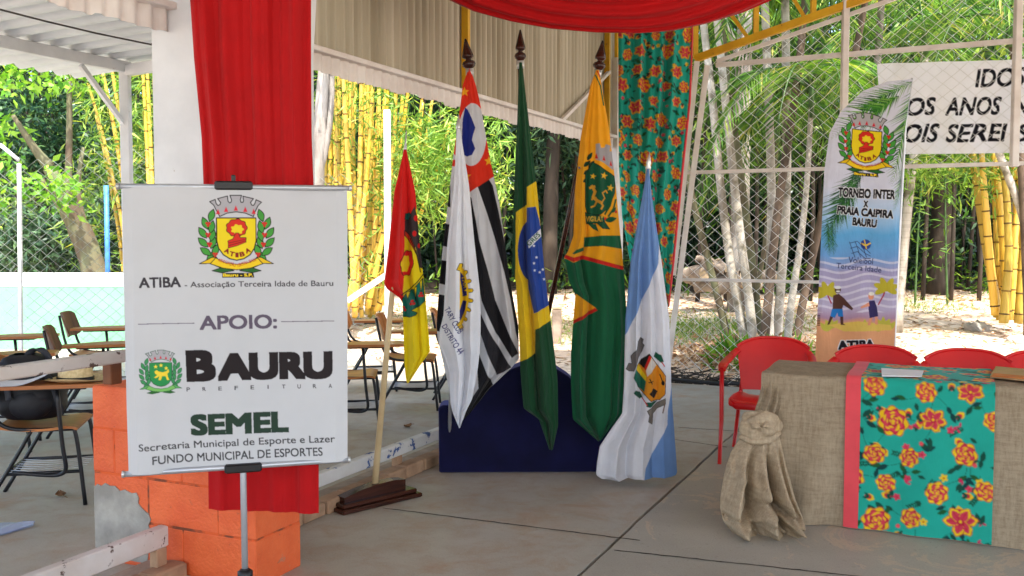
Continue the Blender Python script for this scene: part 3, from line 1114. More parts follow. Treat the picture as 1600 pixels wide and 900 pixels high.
def scatter_px(boxes, Y0, Y1, r):
    out = []
    for (u0, u1, v0, v1, n) in boxes:
        for _ in range(n): out.append(P(r.uniform(u0, u1), r.uniform(v0, v1), r.uniform(Y0, Y1)))
    return np.array(out)


# ---- the dark wood behind, one mass
r = R(1)
n = 15000
cx = np.stack([r.uniform(-26, 24, n), r.uniform(23, 27, n), r.uniform(0, 1, n) ** 1.0 * 11], 1)
n = 16000
c2 = np.stack([r.uniform(-34, 32, n), r.uniform(28, 33, n), r.uniform(0, 1, n) * 12], 1)
parts = [cx]
for i in range(90):                      # clumps standing forward of the wall of leaves
    x = r.uniform(-22, 22); z = r.uniform(.8, 8); y = 21.5 + r.uniform(-1, 2)
    parts.append(in_ell((x, y, z), (r.uniform(.8, 1.8), r.uniform(.6, 1.2), r.uniform(.6, 1.6)), 110, r))
cen = np.concatenate(parts)
def thin(c):         # the wood opens towards the sky at both sides
    gap = (np.sin(c[:, 0] * 1.7 + 1) + np.sin(c[:, 2] * 2.1 + c[:, 0] * .9) > .1)
    out = ((c[:, 0] < -6) & (c[:, 2] > 4.6) | (c[:, 0] > 5) & (c[:, 2] > 5.0)) & gap
    return c[~out]


cen = thin(cen); c2 = thin(c2)
cen[:, 2] += .3
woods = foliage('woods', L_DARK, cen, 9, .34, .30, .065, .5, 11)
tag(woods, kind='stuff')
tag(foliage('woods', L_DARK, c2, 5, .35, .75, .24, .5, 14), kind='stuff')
fx, fy = np.meshgrid(np.linspace(-45, 45, 60), np.linspace(20.6, 70, 40))
fy = fy + .5 * np.sin(fx * .8) * (fy < 22)
me = fast_mesh('forest_floor', np.stack([fx, fy, ground_z(fx, np.minimum(fy, 60)) + .03], -1).reshape(-1, 3), [grid_faces(40, 60)], mat('forest_floor_dark', (74, 58, 44), (46, 38, 30), rough=.95, scale=1.5, bmp=.5, bscale=8), True)  # dark sheet added so gaps in the wood read as deep shade
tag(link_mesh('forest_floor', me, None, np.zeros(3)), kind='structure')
r = R(2)                                 # unseen leaf layer added overhead to shade the wood
cen = np.stack([r.uniform(-24, 24, 11000), r.uniform(15.2, 26, 11000), r.uniform(8.4, 11.5, 11000)], 1)
tag(foliage('woods_shade_canopy', L_DARK, cen, 6, .4, .5, .14, .3, 12), kind='stuff')
# bare stems standing inside the wood
mb = MB(); r = random.Random(3)
for i in range(150):
    x = r.uniform(-20, 20); y = r.uniform(20.4, 23); z0 = float(ground_z(x, y))
    lx = r.uniform(-.8, .8)
    mb.tube(smooth_path([(x, y, z0 - .1), (x + lx * .4, y, z0 + 2.5), (x + lx, y, z0 + 7)], 5), [r.uniform(.02, .05)] * 4 + [.015], 5)
tag(mb.build('undergrowth', m_barkbrown), kind='stuff')
r = R(5)
cen = np.stack([r.uniform(-20, 20, 900), r.uniform(19.6, 21.2, 900), np.zeros(900)], 1)
cen[:, 2] = ground_z(cen[:, 0], cen[:, 1]) + r.uniform(0, .5, 900)
tag(foliage('undergrowth_leaves', L_MID, cen, 6, .2, .24, .05, -.3, 13), kind='stuff')


def tree(label, path, r0, r1, barkm, clumps, leafm, seed, lw=(.2, .09), k=7, branches=(), spread=.16, cat='tree', name='tree', droop=.35, dens=1.0):
    t = thing(name, label, cat, path[0])
    mb = MB(); q = smooth_path(path, 14)
    wob = 1 + .06 * np.sin(np.arange(14) * 2.3 + seed)
    mb.tube(q, np.linspace(r0, r1, 14) * wob, 10)
    mb.build('trunk', barkm, t)
    for pth, ra, rb in branches:
        mb = MB(); mb.tube(smooth_path(pth, 9), np.linspace(ra, rb, 9), 7); mb.build('branch', barkm, t)
    r = R(seed)
    if clumps:
        cen = np.concatenate([in_ell(c, rad, int(n * dens), r) for c, rad, n in clumps])
        foliage('crown', leafm, cen, k, spread, lw[0], lw[1], droop, seed, t)
    return t


# a few trunks one can tell apart inside the wood
tree('broad brown trunk in the dark wood beyond the right opening', [gpt(1466, 460, 20), P(1474, 330, 20), P(1480, 220, 20), P(1478, 60, 20)], .26, .19, m_barkbrown, [(P(1470, 40, 20), (2, 1.5, 1), 60)], L_DARK, 21, (.4, .1))
tree('dark straight trunk in the wood seen between the green and yellow flags', [gpt(858, 450, 20), P(860, 330, 20), P(866, 200, 20), P(868, 40, 20)], .17, .12, m_barkbrown, [(P(868, 120, 20), (1.6, 1, 1), 60)], L_DARK, 22, (.4, .1))
tree('thick pale trunk with rough bark behind the palm stems', [gpt(1150, 440, 17), P(1158, 300, 17), P(1160, 180, 17), P(1166, -60, 17)], .17, .13, m_barkgrey, [(P(1120, -60, 17), (2.4, 1.6, 1.2), 120)], L_MID, 23, (.26, .08), branches=[([P(1160, 120, 17), P(1140, 40, 16.6), P(1100, -30, 16.4)], .06, .03)])

# bright mid storey at the right, behind the fence and the white sign
r = R(31)
boxes = [(1085, 1600, -20, 120, 270), (1080, 1330, 100, 220, 150), (1400, 1600, 220, 275, 70)]
cen = scatter_px(boxes, 17.5, 19.5, r)
t = thing('broadleaf_thicket', 'light green thicket of leaves behind the palms and white sign', 'thicket', gpt(1300, 450, 19))
foliage('crown', L_MID, cen, 8, .32, .26, .075, .4, 31, t)
mb = MB()
for i in range(12):
    u = 1090 + i * 44
    mb.tube(smooth_path([gpt(u, 450, 18.8), P(u + 10, 250, 18.6), P(u + random.uniform(-30, 30), 20, 18.4)], 7), [.05, .045, .04, .035, .03, .025, .02], 6)
mb.build('stem', m_barkbrown, t)

# ---- left side: leaning tree, dark evergreen, pale shrubs
pth = [gpt(168, 430, 14.6), P(140, 385, 14.6), P(112, 338, 14.5), P(96, 300, 14.4), P(78, 262, 14.3)]
tree('leaning mossy tree with big bright leaves behind the green wall', pth, .21, .10, m_barkmoss,
     [(P(84, 286, 13.9), (.30, .3, .18), 13), (P(66, 300, 14.0), (.22, .2, .14), 6), (P(4, 225, 14.2), (.28, .4, .45), 20), (P(98, 300, 13.9), (.16, .2, .2), 7), (P(-4, 300, 14), (.3, .4, .4), 12), (P(30, 112, 14), (.75, .6, .25), 34), (P(120, 118, 14.4), (.5, .4, .2), 16)],
     L_BROAD, 41, (.17, .075), 7,
     [([P(112, 338, 14.5), P(104, 300, 14.4), P(110, 200, 14.4), P(107, 105, 14.4)], .07, .035), ([P(140, 385, 14.6), P(128, 340, 14.6), P(118, 290, 14.6), P(130, 230, 14.6)], .06, .03),
      ([P(78, 262, 14.3), P(55, 235, 14.2), P(20, 180, 14.1)], .09, .03), ([P(120, 352, 14.5), P(88, 310, 14.4), P(66, 280, 14.3)], .1, .04)], spread=.12)
tree('dark glossy evergreen with small leaves behind the leaning tree', [gpt(70, 430, 17.5), P(72, 300, 17.5), P(75, 200, 17.5)], .12, .06, m_barkbrown,
     [(P(66, 200, 17.4), (1.0, .9, .8), 300), (P(50, 250, 17.2), (.9, .7, .5), 160), (P(92, 250, 17.4), (.5, .6, .5), 90)], L_BLUE, 42, (.16, .06), 7)
r = R(43)
boxes = [(0, 250, 90, 130, 50), (0, 60, 130, 300, 70), (100, 260, 130, 230, 200), (110, 260, 230, 340, 420), (0, 110, 290, 360, 120)]
cen = scatter_px(boxes, 18.6, 20.4, r)
t = thing('broadleaf_thicket', 'bright green thicket filling the gap under the left canopy', 'thicket', gpt(120, 430, 19.5))
foliage('crown', L_HAZY, cen, 13, .3, .17, .036, .5, 43, t)
mb = MB()
for i in range(9):
    u = -10 + i * 32
    mb.tube(smooth_path([gpt(u, 440, 19.6), P(u + 8, 300, 19.6), P(u + random.uniform(-25, 25), 120, 19.6)], 7), np.linspace(.05, .02, 7), 6)
mb.build('stem', m_barkbrown, t)
r = R(44)
boxes = [(100, 260, 310, 420, 330), (0, 100, 340, 425, 190)]
t = thing('evergreen_shrub', 'dark evergreen shrub low behind the green wall', 'shrub', gpt(170, 430, 16.6))
foliage('crown', L_DARK, scatter_px(boxes, 16.2, 17.2, r), 8, .2, .22, .05, .6, 44, t)

# ---- yellow bamboo
def culm(u0, v0, u1, v1, bend=0, dy=0):
    return [(u0, v0, dy), ((u0 * .6 + u1 * .4) + bend, v0 * .6 + v1 * .4, dy), (u0 * .25 + u1 * .75 + bend * .7, v0 * .25 + v1 * .75, dy), (u1, v1, dy)]


r = R(51)
cu = [culm(206, 470, 138, 130, 10), culm(212, 470, 160, 110, 8, .2), culm(216, 470, 172, 90, 6, .3), culm(236, 470, 222, 90, 3, .1), culm(242, 470, 229, 90, 2), culm(250, 470, 240, 120, 2, .3), culm(198, 470, 150, 180, 6, .4), culm(262, 470, 250, 100, 0, .2)]
bamboo('thin yellow bamboo clump behind the white canopy post', gpt(225, 440, 15.5), cu, 15.5, scatter_px([(130, 290, 90, 240, 70), (110, 270, 200, 420, 60)], 15, 16.2, r), 51, rr=.045)

r = R(52)
cu = []
for u0, u1, v1, bd in ((500, 512, 60, 2), (512, 503, 80, -4), (524, 530, 60, 4), (532, 545, 60, 0), (540, 548, 60, 2), (548, 556, 60, 3), (556, 566, 60, 0), (545, 590, 90, 6), (560, 575, 60, 2), (566, 600, 90, 6), (552, 640, 120, 10), (575, 585, 60, 0), (580, 668, 150, 12), (590, 620, 80, 6), (520, 518, 60, 0), (596, 690, 190, 14), (508, 494, 70, -3), (536, 528, 60, -4), (586, 650, 110, 10), (528, 560, 60, 4), (550, 535, 60, -2), (570, 556, 60, -3), (604, 640, 60, 4), (562, 610, 60, 5), (506, 540, 60, 6), (518, 500, 60, -3), (530, 570, 60, 8), (548, 522, 60, -4), (558, 590, 70, 8), (572, 625, 110, 10), (584, 560, 60, -4), (600, 660, 160, 12), (514, 530, 60, 2), (566, 545, 60, -3)):
    cu.append(culm(u0 + r.uniform(-14, 10), 486 + r.uniform(-10, 12), u1 + r.uniform(-14, 16), v1, bd + r.uniform(-5, 5), r.uniform(-.9, 1.2)))
bamboo('dense clump of thick yellow bamboo culms behind the side fence', gpt(550, 480, 14.5), cu, 14.5,
       scatter_px([(600, 790, 170, 330, 300), (640, 740, 200, 290, 120), (490, 640, 100, 200, 60), (600, 700, 300, 350, 40), (490, 610, 140, 440, 70)], 13.4, 15, r), 52, rr=.038, lsize=(.21, .026))
tree('pale grey trunk at the left edge of the bamboo clump', [gpt(492, 470, 13), P(494, 300, 13), P(500, 200, 13), P(508, 90, 13)], .105, .085, m_barkgrey, [(P(510, 20, 13), (1.0, .8, .6), 40)], L_MID, 53, (.24, .07),
     branches=[([P(495, 280, 13), P(510, 240, 13), P(520, 160, 13), P(518, 100, 13)], .05, .035)])

r = R(54)
cu = [culm(1556, 492, 1534, 240, -2, 0), culm(1568, 505, 1566, 250, 10, -.2), culm(1574, 500, 1552, 235, 4, .1), culm(1582, 498, 1600, 240, -6, .2), culm(1600, 500, 1580, 230, 6, .3), culm(1560, 495, 1505, 120, -4, .4), culm(1612, 495, 1622, 200, 4, .1), culm(1592, 505, 1606, 200, 2, -.2), culm(1564, 500, 1545, 100, 2, .5), culm(1586, 500, 1588, 100, 2, .6)]
bamboo('thick bright yellow bamboo clump below the white sign at right', gpt(1580, 490, 14.2), cu, 14.2, scatter_px([(1480, 1640, 120, 290, 120), (1400, 1500, 235, 290, 40)], 13.8, 15.4, r), 54, rr=.066)
tree('slim white mottled trunk crossing the right bamboo clump', [gpt(1640, 520, 13.6), P(1598, 330, 13.6), P(1568, 260, 13.6), P(1540, 180, 13.6)], .055, .05, m_barkpale, None, None, 55)
for k, (u0, v0, u1, v1, lab) in enumerate(((1430, 452, 1442, 268, 'thin green cane standing alone before the dark wood'), (1481, 452, 1477, 262, 'thin green cane beside the broad brown trunk'), (1404, 395, 1438, 340, 'slanting green cane beside the printed feather flag'))):
    t = thing('green_cane', lab, 'cane', gpt(u0, v0, 18.2))
    foot_ = gpt(u0, v0, 18.2) if k < 2 else P(1380, 440, 18.2)
    mb = MB(); mb.tube(smooth_path([foot_, P(u0 * .5 + u1 * .5 - 2, v0 * .5 + v1 * .5, 18.2), P(u1, v1, 18.2)], 10), np.linspace(.024, .012, 10), 6); mb.build('stem', m_stem, t)
    rr_ = R(60 + k)
    foliage('foliage', L_MID, scatter_px([(u1 - 40, u1 + 40, v1 - 10, v1 + 80, 9)], 17.8, 18.5, rr_), 7, .14, .22, .03, .3, 60 + k, t)


# ---- palms
def frond(mb, base, dirh, L, lift, droop, r, n=34, leaf=.55, lw=.035):
    """one pinnate frond: rachis and paired leaflets"""
    dirh = np.array(dirh, float); dirh /= np.linalg.norm(dirh)
    t = np.linspace(0, 1, 14)
    path = np.array(base) + np.outer(t * L * .82, np.append(dirh, 0)) + np.outer(lift * t - droop * t ** 2.2, (0, 0, 1.))
    mb.mi = 0
    mb.tube(path, np.linspace(.022, .004, 14), 5)
    mb.mi = 1
    sidev = np.array([-dirh[1], dirh[0], 0])
    T = np.linspace(.12, .99, n)
    for tt in T:
        p = np.array([np.interp(tt, t, path[:, k]) for k in range(3)])
        p2 = np.array([np.interp(min(1, tt + .03), t, path[:, k]) for k in range(3)])
        ax = p2 - p; ax /= np.linalg.norm(ax) + 1e-9
        ll = leaf * (.45 + .55 * math.sin(math.pi * min(1, tt * .9 + .1)))
        for s in (-1, 1):
            d = ax * .55 + sidev * s * .85 + np.array([0, 0, -.28 + r.gauss(0, .1)])
            d /= np.linalg.norm(d)
            w = np.cross(d, (0, 0, 1.)); w /= np.linalg.norm(w) + 1e-9
            w = (w * .6 + np.array([0, 0, .4]) * s); w *= lw / np.linalg.norm(w) / 2
            m1 = p + d * ll * .4
            tip = p + d * ll + np.array([0, 0, -.12 * ll])
            mb.add([p, m1 - w, tip, m1 + w], [(0, 1, 2, 3)])


def palm(label, path, r0, r1, barkm, fronds, seed, group='slender palms behind the fence', Lf=2.0, droop=1.3, dirs=None, lift=.9):
    t = thing('palm_tree', label, 'palm', path[0], group)
    mb = MB(); q = smooth_path(path, 18)
    rad = np.linspace(r0, r1, 18); rad[0] *= 1.35; rad[1] *= 1.1
    mb.tube(q, rad, 9); mb.build('trunk', barkm, t)
    r = random.Random(seed)
    if fronds:
        mb = MB()
        top = q[-1]
        for i in range(fronds):
            a = 2 * math.pi * (i + r.uniform(-.3, .3)) / fronds + seed if dirs is None else math.radians(dirs[i])
            frond(mb, top + (0, 0, .02 * i), (math.cos(a), math.sin(a)), Lf * r.uniform(.85, 1.15), Lf * lift * r.uniform(.3, 1.05), Lf * droop * r.uniform(.5, .85), r)
        mb.mi = 0
        mb.tube([top - (0, 0, .3), top, top + (0, 0, .25)], [r1 * 1.25, r1 * 1.2, .02], 8)
        mb.build('crown', [m_stem, L_PALM], t)
    return t


YP = 12.0


def pl(pts, Y=YP): return [gpt(pts[0][0], pts[0][1], Y)] + [P(u, v, Y) for u, v in pts[1:]]


palm('slim palm stem leaning right, nearest the flowered curtain, greenish bark', pl([(1146, 560), (1128, 490), (1113, 430), (1094, 360), (1074, 280), (1066, 180)], 12.2), 0.050, 0.040, m_barkmoss, 0, 1)
palm('pale palm stem, second from the flowered curtain', pl([(1172, 550), (1158, 500), (1142, 420), (1134, 360), (1122, 265), (1113, 133), (1097, 40), (1090, -80)], 12), 0.061, 0.043, m_barkpale, 9, 2, Lf=2.3)
palm('whitish palm stem just left of the mossy striped one', pl([(1180, 545), (1172, 470), (1160, 400), (1148, 300), (1131, 133), (1119, 20), (1112, -60)], 11.9), 0.061, 0.043, m_barkpale, 8, 3)
palm('palm stem with dark moss streaks down its right side', pl([(1190, 545), (1182, 470), (1172, 380), (1160, 293), (1146, 190), (1130, 100), (1124, -70)], 12.3), 0.054, 0.040, m_barkmoss, 9, 4)
palm('straight pale palm stem in the middle of the clump', pl([(1204, 548), (1200, 480), (1205, 380), (1206, 300), (1202, 183), (1195, 10), (1192, -90)], 12), 0.061, 0.047, m_barkpale, 10, 5, Lf=2.4)
palm('dark brown palm stem leaning to the right across its neighbours', pl([(1190, 555), (1200, 470), (1210, 370), (1220, 290), (1240, 170), (1254, 60), (1262, -60)], 11.8), 0.058, 0.043, m_barkdark, 10, 6, Lf=2.6)
palm('white palm stem right of the dark leaning one', pl([(1214, 545), (1216, 490), (1224, 400), (1230, 300), (1229, 150), (1226, -40)], 12.2), 0.061, 0.050, m_barkpale, 9, 7, Lf=2.4)
palm('short young palm with open crown beside the feather flag', pl([(1226, 540), (1236, 470), (1250, 390), (1262, 280), (1268, 145)], 11.7), 0.050, 0.029, m_barkpale, 11, 8, Lf=1.5, droop=1.5)
palm('brown palm stem leaning right, behind the feather flag', pl([(1238, 545), (1256, 460), (1275, 380), (1300, 250), (1330, 120), (1352, 0), (1364, -60)], 12.4), 0.054, 0.040, m_barkdark, 9, 9, Lf=2.5)
palm('tall palm whose arching fronds hang over the white sign', pl([(1400, 540), (1420, 300), (1440, 150), (1447, 60)], 14.5), 0.072, 0.058, m_barkpale, 15, 10, Lf=3.0, droop=1.2)
palm('palm with yellowing fronds at the far right above the sign', pl([(1610, 540), (1600, 300), (1590, 120), (1580, 40)], 13.5), 0.072, 0.058, m_barkdark, 13, 11, Lf=2.6, droop=1.2)
palm('mottled palm stem left of the white sign', pl([(1318, 540), (1350, 380), (1368, 150), (1376, 20), (1380, -50)], 13), 0.058, 0.043, m_barkgrey, 10, 12, Lf=2.4)
palm('small low palm with a broad pale frond hanging behind the fence', pl([(1165, 550), (1190, 420), (1212, 250), (1215, 190)], 13.6), 0.036, 0.029, m_barkmoss, 9, 13, Lf=1.7, droop=1.7, lift=.6)

# ---- things on the ground outside
t = thing('palm_root_mound', 'mound of brown dead leaves round the feet of the palms', 'mound', gpt(1190, 560, 12))
c0 = gpt(1185, 560, 12)
rr_ = R(70); cen = c0 + rr_.normal(0, 1, (1300, 3)) * (.6, .4, .05); cen[:, 2] = c0[2] + np.abs(cen[:, 2] - c0[2]) + .03 + .16 * np.exp(-((cen[:, 0] - c0[0]) / .6) ** 2)
foliage('dead_leaves', L_LITTER, cen, 3, .06, .13, .03, .6, 70, t)
for (u, v, Y, n, lab) in ((1150, 545, 11.4, 26, 'small bright green fern left of the palm feet'), (1212, 530, 11.5, 26, 'small bright green fern among the palm feet'), (1178, 515, 12.6, 16, 'low green seedling behind the palm feet'), (1238, 548, 11.3, 14, 'green sprout right of the palm feet')):
    t = thing('fern', lab, 'fern', gpt(u, v, Y), 'ferns at the palm feet')
    c0 = gpt(u, v, Y); rr_ = R(u)
    foliage('leaves', L_BROAD, np.repeat(c0[None] + (0, 0, .08), n, 0) + rr_.normal(0, .08, (n, 3)), 5, .05, .32, .05, -1.2, u, t)

r = R(80)
n = 11000
X = r.uniform(-9, 14, n); Yv = 10.4 + r.uniform(0, 1, n) ** .75 * 11
C = np.stack([X, Yv, ground_z(X, Yv) + .012], 1)
keep = np.array([AB(c)[0] > 5.5 for c in C]); C = C[keep]; n = len(C)
D = unit(np.concatenate([r.normal(0, 1, (n, 2)), r.normal(0, .12, (n, 1))], 1))
s = unit(np.cross(D, np.array([0, 0, 1.]) + r.normal(0, .3, (n, 3))))
Ln = r.uniform(.05, .2, n); Wd = r.uniform(.02, .06, n)
mid = C + D * (Ln * .5)[:, None] + (0, 0, .008); s = s * (Wd / 2)[:, None]
V = np.stack([C, mid - s, C + D * Ln[:, None], mid + s], 1).reshape(-1, 3)
tag(link_mesh('leaf_litter', fast_mesh('leaf_litter', V, [np.arange(4 * n).reshape(-1, 4)], L_LITTER), None, np.zeros(3)), kind='stuff')
r = R(81)
parts = []
for (u, v, Y, n, sx, sy) in ((1085, 500, 14, 500, 1.0, .7), (1030, 520, 14.5, 300, .8, .5), (910, 500, 15, 420, 1.0, .8), (690, 505, 15.5, 220, .8, .5), (100, 435, 16, 900, 3, .6), (1440, 470, 17.5, 250, .8, .4), (1120, 470, 15.5, 300, 1, .5)):
    c0 = gpt(u, v, Y)
    q = c0 + r.normal(0, 1, (n, 3)) * (sx, sy, 0); q[:, 2] = ground_z(q[:, 0], q[:, 1]); parts.append(q)
C = np.concatenate(parts); n = len(C)
tag(foliage('grass', L_GRASS, C, 4, .06, .11, .012, -2.0, 82), kind='stuff')
# twigs and coarse litter that has drifted against the fence
r = random.Random(83); mb = MB()
for i in range(420):
    bb = r.uniform(-.1, 2.6); a = 5.5 + abs(r.gauss(0, .35))
    p = W(a, bb, 0.0); ln = r.uniform(.08, .5); an = r.uniform(0, math.pi)
    q = p + np.array([math.cos(an) * ln, math.sin(an) * ln * .5, r.uniform(-.02, .06)])
    p[2] = q[2] = -.06
    p[2] += r.uniform(0, .05); q[2] += r.uniform(0, .12)
    mb.tube([p, (p + q) / 2 + (0, 0, r.uniform(0, .03)), q], [r.uniform(.003, .009)] * 2 + [.003], 4)
tag(mb.build('twig_litter', m_barkbrown), kind='stuff')

m_log = mat('weathered_log', (164, 148, 132), (104, 90, 78), rough=.95, scale=5, bmp=.6, bscale=20)
m_logend = mat('sawn_end', (196, 176, 148), (150, 128, 100), rough=.9)
LOGS = (((1082, 440), (1108, 412), .10, 'grey log end leaning up in the log pile'), ((1088, 446), (1160, 438), .16, 'thick hollow log lying at the front of the log pile'), ((1100, 425), (1190, 446), .09, 'long thin log slanting down across the log pile'), ((1120, 412), (1150, 440), .12, 'short broken log in the middle of the pile'), ((1150, 430), (1215, 436), .11, 'flat log at the right end of the pile'), ((1072, 430), (1100, 428), .13, 'stubby pale log at the left of the pile'), ((1090, 405), (1135, 420), .07, 'thin branch on top of the log pile'))
for (a, b_, rad, lab) in LOGS:
    p, q = P(*a, 17), P(*b_, 16.6)
    for z_ in (p, q): z_[2] = max(z_[2], ground_z(z_[0], z_[1]) + rad * .7)
    t = thing('log', lab, 'log', p, 'logs piled beyond the fence')
    mb = MB(); k = np.linspace(0, 1, 8); pts = p + np.outer(k, q - p); pts[:, 2] += .04 * np.sin(k * 5 + rad * 90)
    mb.tube(pts, rad * (1 + .12 * np.sin(k * 11 + rad * 50)), 10, False); mb.build('bark', m_log, t)
    d = (q - p) / np.linalg.norm(q - p)
    for e0, e1 in ((p - d * .012, p + d * .01), (q - d * .01, q + d * .012)):
        mb = MB(); mb.tube([e0, e1], rad * .9, 10); mb.build('sawn_face', m_logend, t)
for (u, v, Y, s, lab) in ((88, 418, 14, .17, 'pale boulder behind the green wall, nearest the leaning tree'), (102, 416, 14.6, .13, 'small pale stone right of the boulder by the leaning tree'), (6, 416, 14, .14, 'pale stone at the far left behind the green wall'), (560, 462, 15.2, .12, 'small pale stone by the bamboo clump'), (1528, 505, 14.8, .2, 'grey stone left of the right bamboo clump'), (1590, 500, 13.5, .16, 'broken pale stone in front of the right bamboo clump')):
    c0 = gpt(u, v, Y); rr_ = R(int(u))
    mb = MB(); th = np.linspace(0, math.pi, 7); ph = np.linspace(0, 2 * math.pi, 11)[:-1]
    rad = s * (1 + rr_.normal(0, .14, (7, 10)))
    rad[0] = rad[0].mean(); rad[-1] = rad[-1].mean()
    g = np.stack([rad * np.sin(th)[:, None] * np.cos(ph), rad * np.sin(th)[:, None] * np.sin(ph) * .8, rad * .65 * np.cos(th)[:, None] * np.ones(10)], -1) + c0 + (0, 0, s * .35)
    mb.grid(g, False, True)
    tag(mb.build('stone', m_render), lab, 'stone')
# short weathered stake beyond the fence
c0 = gpt(870, 505, 13.4)
t = thing('stake', 'short weathered wooden stake standing in the grass', 'stake', c0)
mb = MB(); mb.bev(c0 + (0, 0, .22), (.13, .13, .62), r=.015); mb.build('stake_post', m_log, t)
mb = MB(); mb.bev(c0 + (0, 0, .545), (.135, .135, .03), r=.012); mb.build('stake_top', m_logend, t)
# blue pole by the leaning tree
pp = P(166, 290, 13.4); qq = P(168, 440, 13.4); qq[2] = ground_z(qq[0], qq[1])
mb = MB(); mb.tube([qq, (pp + qq) / 2, pp], .035, 8); tag(mb.build('blue_pole', mat('blue_paint', (70, 130, 200), (56, 110, 180), rough=.5)), 'slim blue painted pole beside the leaning tree', 'pole')
# black water pipe along the fence foot
mb = MB(); k = np.linspace(.2, 3.2, 30); mb.tube([W(5.44, x, .03 + .008 * math.sin(x * 5)) for x in k], .018, 8)
tag(mb.build('water_pipe', mat('black_pipe', (38, 40, 44), (24, 26, 30), rough=.45, bmp=0)), 'thin black pipe lying along the foot of the wire fence', 'pipe')

# ================================================================== CLOTHS AND SIGNS
M_PRINT = cloth_mat('printed_flag_cloth', transl=.25, wrinkle=.55)
M_VINYL = cloth_mat('printed_banner_cloth', weave=500, wstr=.06, transl=.1, rough=.5, sheen=0, var=.02)
M_SIGN = cloth_mat('thin_white_cloth', weave=500, wstr=.06, transl=.42, rough=.6, sheen=0, var=.02)
M_COTTON = cloth_mat('printed_cotton', weave=700, wstr=.12, transl=.22, wrinkle=.22)
M_RED = cloth_mat('red_jersey', (178, 4, 10), rough=.7, transl=.12, var=.08, wrinkle=.3)
M_BURLAP_BUMP = 1
m_burlap, nt, b = nodes('burlap')
tc = N(nt, 'ShaderNodeTexCoord')
w1 = N(nt, 'ShaderNodeTexWave', wave_type='BANDS', bands_direction='Z'); w1.inputs['Scale'].default_value = 70; w1.inputs['Distortion'].default_value = 3; w1.inputs['Detail Scale'].default_value = 6
w2 = N(nt, 'ShaderNodeTexWave', wave_type='BANDS', bands_direction='X'); w2.inputs['Scale'].default_value = 70; w2.inputs['Distortion'].default_value = 3; w2.inputs['Detail Scale'].default_value = 6
nt.links.new(tc.outputs['Object'], w1.inputs[0]); nt.links.new(tc.outputs['Object'], w2.inputs[0])
n1 = noise(nt, 12, 6, .7, stretch=(1, 1, 6)); n1b = noise(nt, 12, 6, .7, stretch=(6, 6, 1)); n2 = noise(nt, 2, 4)
c = ramp(nt, [(.3, lin((134, 116, 94))), (.7, lin((184, 166, 140)))], n1)
c = mixc(nt, .5, c, ramp(nt, [(.3, lin((130, 112, 90))), (.7, lin((186, 168, 142)))], n1b))
c = mixc(nt, mixc(nt, .5, w1.outputs[0], w2.outputs[0]), mixc(nt, 1, c, (.8, .8, .8), 'MULTIPLY'), c)
nt.links.new(c, b.inputs['Base Color']); b.inputs['Roughness'].default_value = .95; b.inputs['Specular IOR Level'].default_value = .1
bump(nt, b, mixc(nt, .75, mixc(nt, .5, w1.outputs[0], w2.outputs[0]), noise(nt, 9, 5, .6)), .6, .006)
m_black = mat('black_plastic', (26, 26, 28), (18, 18, 20), rough=.4, bmp=0)
m_alu = mat('brushed_aluminium', (196, 198, 202), (176, 178, 184), rough=.35, metal=.6, bmp=0)
m_darkwood = mat('dark_varnished_wood', (70, 34, 22), (44, 20, 14), rough=.22, scale=3, stretch=(1, 1, 12), bmp=0)
m_palewood = mat('pale_dowel', (214, 192, 150), (192, 166, 122), rough=.5, scale=5, bmp=0)
m_chrome = mat('pale_metal', (206, 206, 204), (180, 180, 178), rough=.3, metal=.5, bmp=0)


